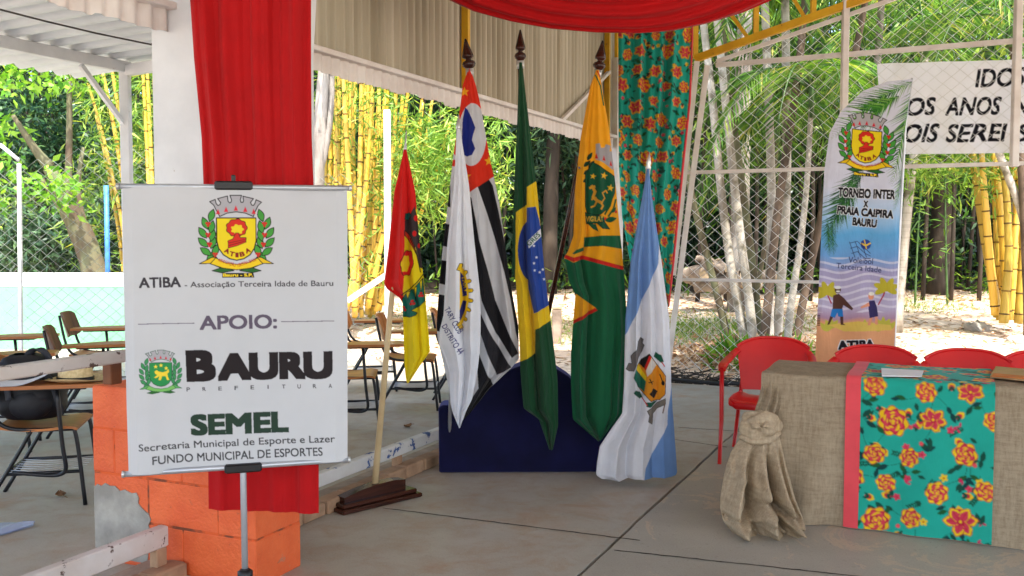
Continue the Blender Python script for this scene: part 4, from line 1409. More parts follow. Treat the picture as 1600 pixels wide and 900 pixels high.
# ---- emblem used on the banner, the feather flag and (reworked) the town crest
def emblem(cv, tf, field=(232, 206, 28), town=False):
    old = cv.tf; cv.tf = tf
    K = (24, 20, 16) if not town else (38, 84, 58)
    crown = [(280, 272), (255, 225), (225, 165), (188, 133), (240, 112), (248, 150), (265, 170), (285, 160), (290, 140), (262, 105), (355, 80), (360, 130), (375, 145), (390, 135), (392, 115), (378, 75), (487, 75), (475, 115), (480, 138), (498, 140), (505, 125), (500, 82), (598, 105), (570, 140), (580, 165), (598, 168), (610, 150), (622, 115), (672, 138), (640, 170), (610, 230), (595, 272), (520, 240), (435, 228), (350, 240)]
    G1, G2 = ((66, 150, 56), (30, 80, 34)) if not town else ((60, 140, 84), (30, 96, 60))
    for sgn in (-1, 1):
        for (x, y, an) in ((205, 640, 50), (238, 590, 20), (150, 600, 55), (215, 515, 18), (125, 515, 45), (210, 445, 14), (122, 425, 35), (205, 370, 14), (145, 335, 22), (205, 262, 18)):
            a = math.radians(-90 - an if x < 190 else -90 + an)
            if sgn > 0: xx, aa = 870 - x, math.pi - a
            else: xx, aa = x, a
            L, w = 62, 30
            pts = [(xx + L * s_ * math.cos(aa) - w * math.sin(math.pi * (s_ + 1) / 2) * q * math.sin(aa), y + L * s_ * math.sin(aa) + w * math.sin(math.pi * (s_ + 1) / 2) * q * math.cos(aa)) for q, rng_ in ((1, np.linspace(-1, 1, 9)), (-1, np.linspace(1, -1, 9))) for s_ in rng_]
            cv.poly(pts, G1, K, 8)
        for (x, y) in () if town else ((172, 345), (172, 445), (184, 535), (236, 630)):
            xx = x if sgn < 0 else 870 - x
            for dx, dy in ((-12, -10), (12, -8), (0, 12)): cv.ell((xx + dx, y + dy), 13, color=(196, 40, 30), n=10)
    cv.poly(crown, (168, 166, 170), K, 9)
    for x, y in ((340, 228), (432, 218), (520, 228), (265, 250), (598, 248)): cv.poly([(x - 20, y), (x, y - 50), (x + 20, y)], (206, 36, 52))
    sh = [(250, 285), (618, 285), (618, 500), (600, 570), (560, 630), (500, 668), (435, 682), (370, 668), (310, 630), (268, 570), (250, 500)]
    cv.poly(sh, field, K, 11)
    if not town:
        cv.ell((437, 378), 96, 82, (206, 42, 28), 0, 40, K, 7, .06, 9)
        cv.ell((443, 392), 56, 44, (228, 204, 30), 0, 40, None, 1, .14, 7)
        cv.poly([(428, 425), (452, 425), (470, 470), (525, 470), (522, 512), (440, 545), (356, 568), (354, 500), (400, 480)], (206, 42, 28), K, 6)
        cv.stroke([(360, 520), (430, 505), (520, 485)], 5, K); cv.stroke([(360, 545), (430, 525), (520, 500)], 5, K)
        for ch, x, y, an in (('A', 335, 615, 26), ('T', 386, 645, 13), ('I', 437, 656, 0), ('B', 490, 647, -13), ('A', 548, 612, -26)):
            a = math.radians(an); e = np.array([math.cos(a), math.sin(a)]); w = 14 if ch == 'I' else 24
            cv.text(ch, np.array([x, y]) - e * w, np.array([x, y]) + e * w, 46, (130, 24, 20), .05)
    else:
        for x, y in ((350, 350), (435, 330), (520, 380)): cv.star((x, y), 38, (236, 214, 70))
        lion = [(330, 430), (365, 405), (395, 430), (460, 445), (520, 430), (560, 395), (570, 440), (540, 470), (545, 520), (570, 575), (530, 575), (505, 510), (450, 510), (430, 575), (390, 575), (405, 510), (350, 540), (320, 530), (370, 490), (340, 465)]
        cv.poly(lion, (236, 208, 60))
    rb = [(240, 660), (330, 705), (435, 720), (540, 705), (630, 660), (680, 715), (560, 757), (435, 772), (310, 757), (190, 715)]
    for s in (0, 1):
        f = (lambda q: q) if s == 0 else (lambda q: [(870 - x, y) for x, y in q])
        cv.poly(f([(90, 715), (205, 655), (250, 655), (300, 760), (190, 712)]), (226, 188, 24) if not town else (92, 166, 92), K if not town else (30, 90, 50), 8)
        cv.poly(f([(205, 780), (290, 752), (350, 757), (410, 780), (290, 800)]), (40, 100, 40), K, 7)
    cv.poly(rb, (234, 200, 30) if not town else (120, 184, 96), K if not town else (30, 90, 50), 8)
    if not town:
        cv.text('ASSOCIAÇÃO', (258, 690), (420, 745), 30, (190, 60, 24), .02)
        cv.text('TERCEIRA IDADE', (440, 748), (620, 688), 30, (190, 60, 24), .02)
        cv.poly([(300, 802), (590, 802), (598, 844), (300, 844)], (20, 18, 16))
        cv.text('Bauru - S.P.', (306, 836), (586, 836), 30, (236, 206, 40), .04)
    cv.tf = old


def affine(x0, y0, ex, ey, cx=435, cy=460):
    return lambda p: np.array([x0, y0]) + np.outer(p[:, 0] - cx, ex) + np.outer(p[:, 1] - cy, ey)


# ---- the sponsor banner on its pole stand
bs = thing('banner_stand', 'white printed roll banner clipped on an aluminium pole stand', 'banner', (-1.02, 3.66, 0))
cv = Canvas(180, 280, 555, 750, 2.6, (196, 197, 199))
emblem(cv, affine(369.5, 368, (1 / 6.0, 0), (0, 1 / 6.0), 435, 450))
emblem(cv, affine(252.3, 581, (64 / 700, -.001), (0, 70 / 740), 435, 440), (44, 140, 76), True)
T_ = (52, 48, 54)
cv.text('ATIBA', (218.7, 450), (284.5, 448.6), 16.3, T_, .028)
cv.text('- Associação Terceira Idade de Bauru', (290, 449), (520, 447), 8.8, T_, .012)
cv.text('APOIO:', (313, 515.4), (432, 513.6), 22, (92, 82, 98), .026)
cv.stroke([(218.7, 506), (304.7, 504.6)], 1.2, (92, 82, 98)); cv.stroke([(439, 503), (521.5, 501.6)], 1.2, (92, 82, 98))
cv.text('B', (291.5, 597), (337.5, 596), 50, (30, 22, 24), .055)
cv.text('AURU', (340, 595.7), (520.5, 591.5), 43, (30, 22, 24), .06)
for i, ch in enumerate('PREFEITURA'):
    x = 294 + i * (516.5 - 294) / 9; y = 612 - (x - 291.6) / 228 * 6.2
    w = .9 if ch == 'I' else 2.7
    cv.text(ch, (x - w, y), (x + w, y - .1), 6.4, (60, 58, 62), .02)
cv.text('SEMEL', (297.6, 681.3), (451, 676), 33, (36, 58, 44), .05)
cv.text('Secretaria Municipal de Esporte e Lazer', (219.4, 704.2), (524.4, 690), 11, (62, 62, 64), .012)
cv.text('FUNDO MUNICIPAL DE ESPORTES', (241, 725.2), (505, 711.4), 13, (62, 62, 64), .014)


def banY(U, V): return 3.55 + (U - 190) / 353 * .23


def banFold(S, T):
    return .010 * np.sin(S * 5 + T * 2.5) + .004 * np.sin(S * 13 - T * 5) + .014 * np.exp(-((S - .06 - .05 * T) / .05) ** 2) * T + .004 * np.sin(T * 14 + S * 3) * (1 - S) ** 2 + .012 * np.exp(-((S) / .06) ** 2) * np.sin(T * 3.1)


fab = drape('banner_fabric', [(191, 291, 542.5, 293), (193, 400, 543, 400), (196, 550, 543, 540), (198, 640, 543, 630), (200, 700, 543, 690), (201, 742, 543, 720)], banY, cv, M_VINYL, bs, .75, 0, banFold, closed=False, gather=1)
for name, (u0, v0), (u1, v1), w in (('top_rail', (184, 291), (547, 294), .018), ('bottom_rail', (193, 741), (545, 718), .018)):
    p, q = P(u0, v0, banY(u0, 0) + .006), P(u1, v1, banY(u1, 0) + .006)
    mb = MB(); mb.tube([p, q], w / 2 + .002, 10); o = mb.build(name, m_alu, bs)
    d = (q - p) / np.linalg.norm(q - p)
    for e0, e1 in ((p - d * .006, p + d * .004), (q - d * .004, q + d * .006)):
        mb = MB(); mb.tube([e0, e1], w / 2 + .004, 10); mb.build('end_cap', m_chrome, o)
for (u, v) in ((365, 290), (380, 731)):
    p = P(u, v, banY(u, 0)); ex = P(u + 10, v - (.65 if v > 500 else -.08), banY(u + 10, 0)) - p; ex /= np.linalg.norm(ex)
    ey = np.cross((0, 0, 1.), ex); ey /= np.linalg.norm(ey); ez = np.cross(ex, ey)
    mb = MB(); mb.bev(p + ey * .004, (.14, .04, .034), (ex, ey, ez), .006)
    if v < 500: mb.bev(p + ey * .03 + ez * .025, (.016, .016, .035), (ex, ey, ez), .003)
    mb.build('clip', m_black, bs)
pt = P(367, 285, 3.72); pb_ = P(384, 905, 3.66); pb_[2] = .0
pc = P(383, 893, 3.66)
mb = MB(); mb.tube([pc - (0, 0, .2), P(380, 735, 3.69), pt], .0125, 12); mb.build('pole', m_alu, bs)
mb = MB(); mb.lathe(pc - (0, 0, .05), (0, 0, 1), [(0, .022), (.03, .03), (.05, .03), (.06, .018)], 12); mb.build('collar', m_black, bs)
for k in range(3):
    a = math.radians(100 + 120 * k)
    mb = MB(); mb.tube([pc - (0, 0, .03), pc + (math.cos(a) * .22, math.sin(a) * .22, -(pc[2]) * .55), np.array([pc[0] + math.cos(a) * .42, pc[1] + math.sin(a) * .42, .012])], .010, 8); mb.build('leg', m_black, bs)

# ---- red cloth on the pier and the swag overhead
cl = drape('red_cloth', [(290, -215, 486, -215), (297, 0, 486, 0), (303, 90, 486, 100), (315, 215, 487, 215), (318, 290, 490, 290), (322, 500, 494, 500), (325, 700, 498, 700), (326, 795, 498, 802)], lambda U, V: 3.88 + 0 * U, None, M_RED, None, 2.0, .006,
           lambda S, T: (.014 * np.sin(S * 19 + 2.5 * np.sin(T * 3) + 4 * S * S) + .006 * np.sin(S * 47 + 3 * T + 5 * S * S) + .0016 * np.sin(S * 120 + 4 * np.sin(S * 9) + T * 5) * (np.sin(S * 13 + T * 4) > -.3) + .035 * np.exp(-((S - .10 - .05 * T) / .05) ** 2) + .02 * np.exp(-((S - .9) / .06) ** 2)) * np.clip(1.25 - .7 * T, .25, 1), closed=True, gather=1)
tag(cl, 'long red cloth hanging down the front of the orange pier', 'cloth')

n, m_ = 120, 64
tt = np.linspace(0, 1, n)
us = 655 + tt * 590
low = np.interp(us, [640, 697, 740, 800, 860, 930, 1000, 1050, 1100, 1160, 1200, 1260], [-42, -2, 18, 34, 45, 51, 52, 48.5, 38, 20, 3, -30])
sw = []
for i in range(n):
    row = []
    for j in range(m_):
        s = j / (m_ - 1)
        ang = s * 2 * math.pi
        hgt = 125 + 95 * (2 * tt[i] - 1) ** 2
        vmid = low[i] - hgt / 2
        up = -(1 - s)
        # a bundle cross-section with folds running along its length
        fold_ = 1 + .10 * math.sin(ang * 5 + 2.2 * tt[i]) + .07 * math.sin(ang * 9 - 3 * tt[i] + 1) + .05 * math.sin(ang * 3 + 6 * tt[i])
        vv = vmid + hgt / 2 * math.cos(ang) * (1 if math.cos(ang) > 0 else 1)
        yy = 5.30 - .13 * math.sin(ang) * fold_ + .03 * math.sin(ang * 15 + 2.5 * math.sin(tt[i] * 4)) * (1 if math.sin(ang) > 0 else 0) * min(1, ang * 3)
        row.append(P(us[i], vv, yy))
    sw.append(row)
mb = MB(); mb.grid(np.array(sw), True, True)
tag(mb.build('red_swag', M_RED), 'red cloth swag draped overhead across the stage front', 'swag')


# ---- flowered cotton: one painter for the curtain and the table runner
def rose(cv, x, y, r, rr):
    a0 = rr.uniform(0, 6.28)
    Yl, Rd, Pk = (240, 196, 24), (196, 36, 66), (222, 66, 84)
    k = rr.randint(6, 8)
    cv.ell((x, y), r, r * .92, Rd, a0, 48, None, 1, .09, k)
    cv.ell((x, y), r * .95, r * .87, Yl, a0, 48, None, 1, .09, k)
    cv.ell((x, y), r * .80, r * .72, Rd, a0 + .3, 40, None, 1, .12, k)
    cv.ell((x, y), r * .68, r * .62, Pk, a0 + .3, 40, None, 1, .10, k)
    for i in range(3):
        q = .62 - .17 * i
        ox, oy = rr.uniform(-.06, .06) * r, rr.uniform(-.06, .06) * r
        cv.ell((x + ox, y + oy), r * q, r * q * .9, Yl, a0 + i, 30, None, 1, .10, 5)
        cv.ell((x + ox, y + oy), r * (q - .055), r * (q - .055) * .9, Rd if i % 2 else Pk, a0 + i + .4, 30, None, 1, .12, 5)
    cv.ell((x, y), r * .12, color=Yl)


def open_flower(cv, x, y, r, rr):
    a0 = rr.uniform(-.4, .4)
    Yl, Rd, Pk = (240, 196, 24), (192, 32, 60), (214, 60, 84)
    for i in range(6):
        a = a0 + i * math.pi / 3 + rr.uniform(-.15, .15)
        c = (x + .55 * r * math.cos(a), y + .5 * r * math.sin(a))
        cv.ell(c, r * .5, r * .36, Rd, a, 26, None, 1, .06, 5); cv.ell(c, r * .46, r * .32, Yl, a, 26, None, 1, .07, 5)
        c = (x + .42 * r * math.cos(a), y + .38 * r * math.sin(a))
        cv.ell(c, r * .42, r * .24, Pk, a, 26, None, 1, .06, 4)
        cv.stroke([(x, y), (x + .7 * r * math.cos(a), y + .65 * r * math.sin(a))], r * .04, Rd)
    cv.ell((x, y + r * .05), r * .2, color=Rd); cv.ell((x, y), r * .1, color=Yl)


def small_flower(cv, x, y, r, col, rr):
    a0 = rr.uniform(0, 6)
    for i in range(5):
        a = a0 + i * 1.2566
        cv.ell((x + .55 * r * math.cos(a), y + .55 * r * math.sin(a)), r * .5, r * .36, col, a, 14)
    cv.ell((x, y), r * .22, color=(190, 60, 30), n=10)


def leaf_(cv, x, y, L, a, col=(18, 78, 62)):
    ca, sa = math.cos(a), math.sin(a)
    pts = []
    for q, rg in ((1, np.linspace(0, 1, 8)), (-1, np.linspace(1, 0, 8))):
        for s in rg: pts.append((x + L * s * ca - .22 * L * math.sin(math.pi * s ** .85) * q * sa, y + L * s * sa + .22 * L * math.sin(math.pi * s ** .85) * q * ca))
    cv.poly(pts, col)


def flowered(w, h, ppm, seed, R0=.07):
    cv = Canvas(0, 0, w, h, ppm, (34, 172, 152))
    rr = R(seed)
    big = []
    pitch = R0 * 3.15
    rows_ = int(h / (pitch * .8)) + 2; cols_ = int(w / pitch) + 2
    for i in range(rows_):
        for j in range(cols_):
            x = (j + (.5 if i % 2 else 0)) * pitch + rr.uniform(-.2, .2) * pitch - .02; y = i * pitch * .8 + rr.uniform(-.15, .15) * pitch
            big.append((x, y))
    for x, y in big:                # stems first
        for _ in range(2):
            a = rr.uniform(0, 6.28); L = R0 * rr.uniform(1.5, 2.4)
            pts = [(x + L * s * math.cos(a + .5 * s), y + L * s * math.sin(a + .5 * s)) for s in np.linspace(0, 1, 10)]
            cv.stroke(pts, R0 * .035, (24, 96, 78))
            for s in (.75, .95): leaf_(cv, x + L * s * math.cos(a + .5 * s), y + L * s * math.sin(a + .5 * s), R0 * rr.uniform(.55, .95), a + rr.choice([-1, 1]) * rr.uniform(.4, 1.1), [(18, 78, 62), (30, 92, 48), (14, 66, 66)][rr.randint(3)])
    n = int(w * h / (R0 ** 2) * .75)
    for _ in range(n):
        x, y = rr.uniform(0, w), rr.uniform(0, h); k = (0, 1, 2, 3, 4, 5, 6, 4, 4, 5)[rr.randint(10)]
        if k == 0: cv.ell((x, y), R0 * .16, color=(232, 84, 92), n=14)
        elif k == 1: small_flower(cv, x, y, R0 * .3, (240, 200, 40), rr)
        elif k == 2: small_flower(cv, x, y, R0 * .28, (222, 60, 96), rr)
        elif k == 3:
            a = rr.uniform(0, 6.28)
            for q in np.linspace(0, 1, 6):
                for s in (-1, 1): leaf_(cv, x + R0 * .9 * q * math.cos(a), y + R0 * .9 * q * math.sin(a), R0 * .3, a + s * .8, (150, 30, 80) if n % 2 else (20, 88, 66))
        elif k == 4: leaf_(cv, x, y, R0 * rr.uniform(.5, 1.0), rr.uniform(0, 6.28))
        elif k == 5:
            a = rr.uniform(0, 6.28)
            cv.ell((x, y), R0 * .36, R0 * .26, (240, 196, 24), a, 20, None, 1, .08, 5); cv.ell((x - .1 * R0 * math.cos(a), y - .1 * R0 * math.sin(a)), R0 * .26, R0 * .2, (206, 44, 70), a, 18)
            leaf_(cv, x, y, R0 * .5, a + 2.6, (18, 78, 62)); leaf_(cv, x, y, R0 * .5, a + 3.5, (18, 78, 62))
        else:
            for q in range(3): leaf_(cv, x, y, R0 * .34, rr.uniform(0, 6.28), (208, 40, 92))
    for i, (x, y) in enumerate(big):
        (rose if rr.rand() < .55 else open_flower)(cv, x, y, R0 * rr.uniform(.7, 1.18), rr)
    return cv


CVF = flowered(1.05, 3.1, 300, 5, .066)
# curtain at the corner: mapped in metres so that the print keeps its size
rows = [(964, 10, 1081, 10), (966, 60, 1081, 60), (966, 160, 1077, 160), (967, 260, 1066, 260), (972, 340, 1058, 340), (985, 410, 1051, 410), (1010, 486, 1044, 478)]
cvC = Canvas(955, 0, 1095, 500, 2.6, (16, 158, 140))


def _map(a, U, V):
    x = (U - 962) / 128 * .84; y = V / 500 * 3.05
    f = np.interp(V, [0, 160, 260, 340, 410, 490], [1, 1.02, 1.1, 1.25, 1.5, 2.2])
    x = .84 - (1085 - U) / 120 * .82 * f
    return CVF.sample(np.mod(x, 1.0), y)


cvC.noise_fn(_map)
ct = thing('flowered_curtain', 'turquoise flowered curtain gathered beside the corner column', 'curtain', fa(1020, 600) * (1, 1, 0))
drape('curtain_cloth', rows, 9.12, cvC, M_COTTON, ct, .8, .05, lambda S, T: .035 * np.sin(S * 26 + 2 * T) + .03 * np.sin(S * 43 + 1 + 3 * T) + .03 * np.exp(-((S - .93) / .04) ** 2), gather=1)
drape('pink_edging', [(1080.5, 10, 1083, 10), (1080.5, 60, 1083, 60), (1076, 160, 1079.5, 160), (1065, 260, 1069, 260), (1057, 340, 1061, 340), (1050, 410, 1054, 410), (1043, 480, 1046, 479)], 9.1, None, cloth_mat('coral_cotton', (236, 84, 92), transl=.2), ct, .9, .02, None, gather=1)
mb = MB(); q0, q1 = P(958, 8, 9.14), P(1090, 8, 9.14); mb.tube([q0, q1], .014, 8); mb.build('curtain_rod', m_chrome, ct)

# ================================================================== FLAGS
holder = thing('flag_holder', 'navy velvet flag holder board with a humped top', 'flag holder', (.0, 5.95, 0))
m_navy, nt, b = nodes('navy_velvet')
c = ramp(nt, [(.35, lin((10, 10, 38))), (.65, lin((17, 18, 58)))], noise(nt, 3, 6, .6))
nt.links.new(c, b.inputs['Base Color']); b.inputs['Roughness'].default_value = .9; b.inputs['Sheen Weight'].default_value = .5; b.inputs['Sheen Tint'].default_value = (.3, .3, .8, 1); b.inputs['Specular IOR Level'].default_value = .15
bump(nt, b, noise(nt, 300, 2), .2, .003)
BY = 6.0


def bx(u): return (u - 800) / F * BY


out = [(686, 744), (685, 637), (690, 633), (712, 633), (735, 628), (752, 612), (770, 594), (790, 580), (812, 572), (840, 569), (866, 574), (888, 588), (908, 608), (926, 626), (950, 634), (994, 636), (1000, 641), (1000, 742)]
oz = []
for u, v in out:
    p = P(u, v, BY); oz.append((p[0], max(.003, p[2])))
mb = MB(); mb.prism(oz, 0, .2, lambda x, t, z: np.array([x, BY + t + .02 * (x + .1), z]))
o = mb.build('board', m_navy, holder)
bv = o.modifiers.new('soft_edge', 'BEVEL'); bv.width = .012; bv.segments = 3; bv.limit_method = 'ANGLE'
mb = MB()
p = P(691, 684, BY - .004); mb.bev(p, (.03, .003, .045), r=.001)
mb.build('worn_sticker', mat('torn_sticker', (150, 152, 170), (70, 72, 120), rough=.6, scale=60), holder)


def spear(mb, tip, base, s=1.0):
    ax = base - tip
    L = np.linalg.norm(ax)
    mb.lathe(tip, ax, [(0, .001), (.02 * L, .006 * s), (.55 * L, .036 * s), (.60 * L, .034 * s), (.64 * L, .018 * s), (.68 * L, .016 * s), (.73 * L, .036 * s), (.80 * L, .042 * s), (.88 * L, .036 * s), (.93 * L, .022 * s), (1.0 * L, .022 * s)], 14)


def flagpole(t, tip, base, foot, mfin, mpole, rp=.014, s=1.0, collar=None):
    mb = MB(); spear(mb, tip, base, s); fo = mb.build('finial', mfin, t)
    mb = MB(); mb.tube([foot, base], rp, 10); mb.build('pole', mpole, t)
    if collar is not None:
        d = (foot - base) / np.linalg.norm(foot - base)
        mb = MB(); mb.tube([base - d * .012, base + d * .035], rp * 1.5, 10); mb.build('collar', collar, t)


WHITE = (228, 230, 234)
# -- red and yellow flag on its own wooden base
ft = thing('flag', 'red and yellow flag on a pale pole in a dark wooden base', 'flag', G(585, 775) + (0, .0, 0), 'flags on the stage')
cv = Canvas(585, 225, 680, 605, 2.6, (236, 214, 20))
RED = (224, 32, 28)
cv.poly([(590, 225), (662, 225), (651, 326), (640, 340), (633, 356), (631, 480), (590, 480)], RED)
cv.poly([(633, 345), (640, 338), (648, 322), (653, 345), (657, 372), (661, 420), (656, 418), (650, 388), (642, 370), (633, 360)], (62, 52, 54))
cv.poly([(633, 360), (642, 370), (648, 384), (651, 398), (645, 385), (633, 368)], (216, 60, 34), (20, 16, 14), 1)
for x, y, r_ in ((650, 341, 3.2), (648, 365, 3.0), (655, 384, 2.6)): cv.ell((x, y), r_, r_ * 1.5, RED)
cv.poly([(634, 334), (640, 332), (643, 337), (638, 344), (633, 343)], (24, 104, 92), (20, 16, 14), .8)
cv.ell((637, 411), 9, 20, RED, .1, 30, (90, 20, 14), 1, .08, 6); cv.ell((634, 412), 5.5, 13, (238, 214, 24), .1, 30, None, 1, .1, 6)
cv.stroke([(628, 461), (640, 452), (652, 441), (661, 429)], 1.6, (20, 16, 14)); cv.stroke([(641, 372), (650, 392), (657, 425)], 1.4, (20, 16, 14))
cv.poly([(629, 466), (636, 458), (643, 452), (648, 452), (650, 447), (661, 434), (664, 470), (656, 478), (644, 484), (652, 489), (650, 492), (640, 495), (628, 494)], (18, 112, 98), (16, 30, 26), 1)
for q in ([(636, 456), (639, 468), (641, 455)], [(648, 450), (649, 470), (652, 447)], [(656, 440), (658, 458), (660, 436)]): cv.poly(q, (238, 214, 24), (16, 16, 10), .8)
for x, y in ((645, 470), (643, 474), (647, 474), (658, 458), (656, 462), (660, 462), (631, 480), (633, 484)): cv.ell((x, y), 2.1, color=(214, 30, 34), n=10)
fo = lambda S, T: .05 * np.exp(-np.abs((S - .42) / 0.085) ** 1.35) * np.clip(T * 3, 0, 1) - .035 * np.exp(-np.abs((S - .62) / 0.102) ** 1.35) + .012 * np.sin(S * 17 + T * 3)
drape('flag_cloth', [(631, 234, 635, 234), (616, 300, 649, 300), (607, 386, 656, 386), (600, 443, 662, 436), (605, 452, 663, 448), (624, 465, 665, 466), (629, 473, 666, 480), (631, 541, 671, 536), (632, 570, 672, 549), (634, 590, 655, 573), (636, 599, 639, 598)], lambda U, V: 5.62 - .14 * (V - 234) / 365, cv, M_PRINT, ft, .7, 0.027, fo)
foot = P(585, 758, float(G(584, 785)[1])); top = P(633, 236, 5.70)
mb = MB(); mb.tube([foot - (0, 0, .02), (foot + top) / 2, top], [.019, .016, .0125], 10); mb.build('pole', m_palewood, ft)
mb = MB(); mb.lathe(top, P(635, 204, 5.70) - top, [(0, .012), (.02, .010), (.05, .005), (.12, .004)], 8); mb.build('finial', m_chrome, ft)
# stepped wooden base
c0 = G(584, 785); ang_d = (G(650, 774) - G(530, 803)); ang_d[2] = 0; ang_d /= np.linalg.norm(ang_d)
ax3 = (ang_d, np.array([-ang_d[1], ang_d[0], 0]), np.array([0, 0, 1.]))
Lb = np.linalg.norm(G(652, 774) - G(518, 800))
mb = MB(); mb.bev(c0 + (0, 0, .012), (Lb, .20, .024), ax3, .006); mb.build('base_plinth', m_darkwood, ft)
mb = MB(); mb.bev(c0 + ax3[0] * .0 + (0, 0, .036), (Lb * .93, .15, .024), ax3, .008); mb.build('base_step', m_darkwood, ft)
prof = [(-.22, .047), (.2, .047), (.2, .102), (.12, .112), (0, .110), (-.12, .095), (-.20, .078), (-.22, .074)]
mb = MB(); mb.prism(prof, -.035, .035, lambda x, t, z: c0 + ax3[0] * x + ax3[1] * t + np.array([0, 0, z])); mb.build('base_block', m_darkwood, ft)

# -- white club flag with a yellow gear
ft = thing('flag', 'white flag with a yellow gear wheel on a white pole', 'flag', P(712, 640, 5.9), 'flags on the stage')
cv = Canvas(675, 190, 760, 675, 2.8, (234, 236, 242))
YG, BL, NV = (232, 190, 10), (28, 30, 110), (40, 44, 120)
for x, y, a in ((721, 413, -70), (729, 424, -45), (735, 438, -20), (738, 453, -5), (738, 469, 6), (734.5, 484, 22), (728.5, 499, 42), (721.5, 512, 62)):
    e = np.array([math.cos(math.radians(a)), math.sin(math.radians(a))]); n_ = np.array([-e[1], e[0]])
    c_ = np.array([x, y]) - e * 2; q = [c_ - e * 8 - n_ * 3.4, c_ + e * 2.5 - n_ * 2.6, c_ + e * 4 + n_ * 0, c_ + e * 2.5 + n_ * 2.6, c_ - e * 8 + n_ * 3.4]
    cv.poly([tuple(v) for v in q], YG, (50, 44, 20), 1.0)
cv.poly([(719, 412), (725, 421), (730, 436), (733, 455), (732.5, 472), (729, 490), (723, 505), (719, 512)], YG)
cv.poly([(719.5, 424), (725, 432), (729, 446), (730, 461), (723.5, 463), (721.5, 446), (719.5, 436)], BL)
cv.poly([(723.5, 469), (729.5, 470), (727, 483), (721, 498), (719, 500), (719, 484)], BL)
cv.text('TARY', (721.4, 431), (726.2, 457), 5.6, YG, .03)
cv.text('TARY CLUB', (694, 483), (717, 521), 9.5, NV, .012); cv.text('DISTRITO 44', (690, 510), (718, 553), 9.5, NV, .012)
cv.poly([(719, 190), (760, 190), (760, 200), (719, 200)], (234, 236, 242))
fo = lambda S, T: .055 * np.exp(-np.abs((S - .36) / 0.111) ** 1.35) * np.clip(T * 2, 0, 1) - .05 * np.exp(-np.abs((S - .56) / 0.043) ** 1.35) * np.clip(T * 2, 0, 1) + .03 * np.exp(-np.abs((S - .75) / 0.102) ** 1.35) + .01 * np.sin(S * 21 + T * 5)
drape('flag_cloth', [(714, 202, 719, 202), (709, 290, 733, 290), (699, 380, 741, 375), (693, 492, 750, 455), (687, 516, 751, 490), (686, 540, 751, 516), (694, 557, 750, 545), (702, 582, 747, 573), (704, 631, 738, 623), (708, 647, 727, 645), (717, 668, 719, 668)], 5.66, cv, M_PRINT, ft, .7, 0.036, fo)
foot = P(702, 700, 6.02); foot[2] = max(foot[2], .18); top = P(716, 203, 5.68)
mb = MB(); mb.tube([foot, top], .012, 10); mb.build('pole', m_chrome, ft)
mb = MB(); mb.lathe(top, P(716.5, 183, 5.68) - top, [(0, .013), (.01, .016), (.03, .014), (.09, .002)], 10); mb.build('finial', m_chrome, ft)

# -- state flag: red canton, black and white bands
ft = thing('flag', 'black and white striped flag with a red canton and blue map', 'flag', P(745, 640, 6.0), 'flags on the stage')
cv = Canvas(675, 95, 820, 670, 2.6, (212, 212, 216))
BK = (24, 23, 28)
cv.poly([(746, 290), (763, 279), (770, 290), (779, 330), (788, 375), (800, 430), (808, 469), (813, 520), (813, 548), (806, 520), (798, 469), (788, 425), (774, 375), (760, 330)], BK)
cv.poly([(731, 304), (737, 310), (744, 345), (749, 375), (762, 420), (774, 469), (795, 520), (810, 552), (800, 558), (775, 520), (753, 469), (745, 430), (738, 390)], BK)
cv.poly([(744, 474), (757, 500), (772, 530), (799, 574), (776, 585), (762, 550), (748, 512)], (40, 38, 44))
cv.poly([(742, 530), (752, 560), (764, 588), (771, 600), (752, 628), (740, 642), (734, 655), (722, 660), (735, 625), (748, 605)], BK)
for v0, v1 in ((287, 318), (348, 381), (406, 441), (460, 516)): cv.poly([(678, v0 - 2), (704, v0 + 3), (704, v1 + 6), (678, v1)], BK)
cv.poly([(700, 95), (785, 95), (773, 275), (731, 303), (726, 262), (700, 259)], (222, 50, 26))
cv.poly([(700, 226), (716, 250), (700, 250)], (212, 212, 216))
cv.ell((738, 211), 22.5, 49, (214, 216, 220), .03, 40)
cv.poly([(727, 168), (731, 172), (738, 187), (743, 200), (740, 210), (738, 220), (743, 233), (738, 243), (730, 245), (723, 242), (722, 215), (723, 187)], (24, 40, 130))
for x, y in ((726, 144), (764, 252), (729, 276)): cv.star((x, y), 8, (238, 176, 30))
fo = lambda S, T: .05 * np.exp(-np.abs((S - .55 - .1 * T) / 0.085) ** 1.35) - .04 * np.exp(-np.abs((S - .75) / 0.051) ** 1.35) * T + .03 * np.exp(-np.abs((S - .9) / 0.043) ** 1.35) * T + .012 * np.sin(S * 25 + T * 6)
drape('flag_cloth', [(732, 107, 735, 107), (723, 133, 744, 135), (720, 160, 750, 160), (707, 253, 766, 250), (700, 317, 780, 315), (687, 433, 797, 440), (682, 508, 810, 510), (684, 530, 811, 560), (700, 600, 800, 574), (708, 640, 768, 604), (717, 662, 735, 645)], 5.87, cv, M_PRINT, ft, .8, 0.036, fo)
f_ = P(742, 640, 6.12); flagpole(ft, P(727, 60, 5.88), P(734, 110, 5.88), f_, m_darkwood, m_darkwood, .016, 1.0, m_chrome)

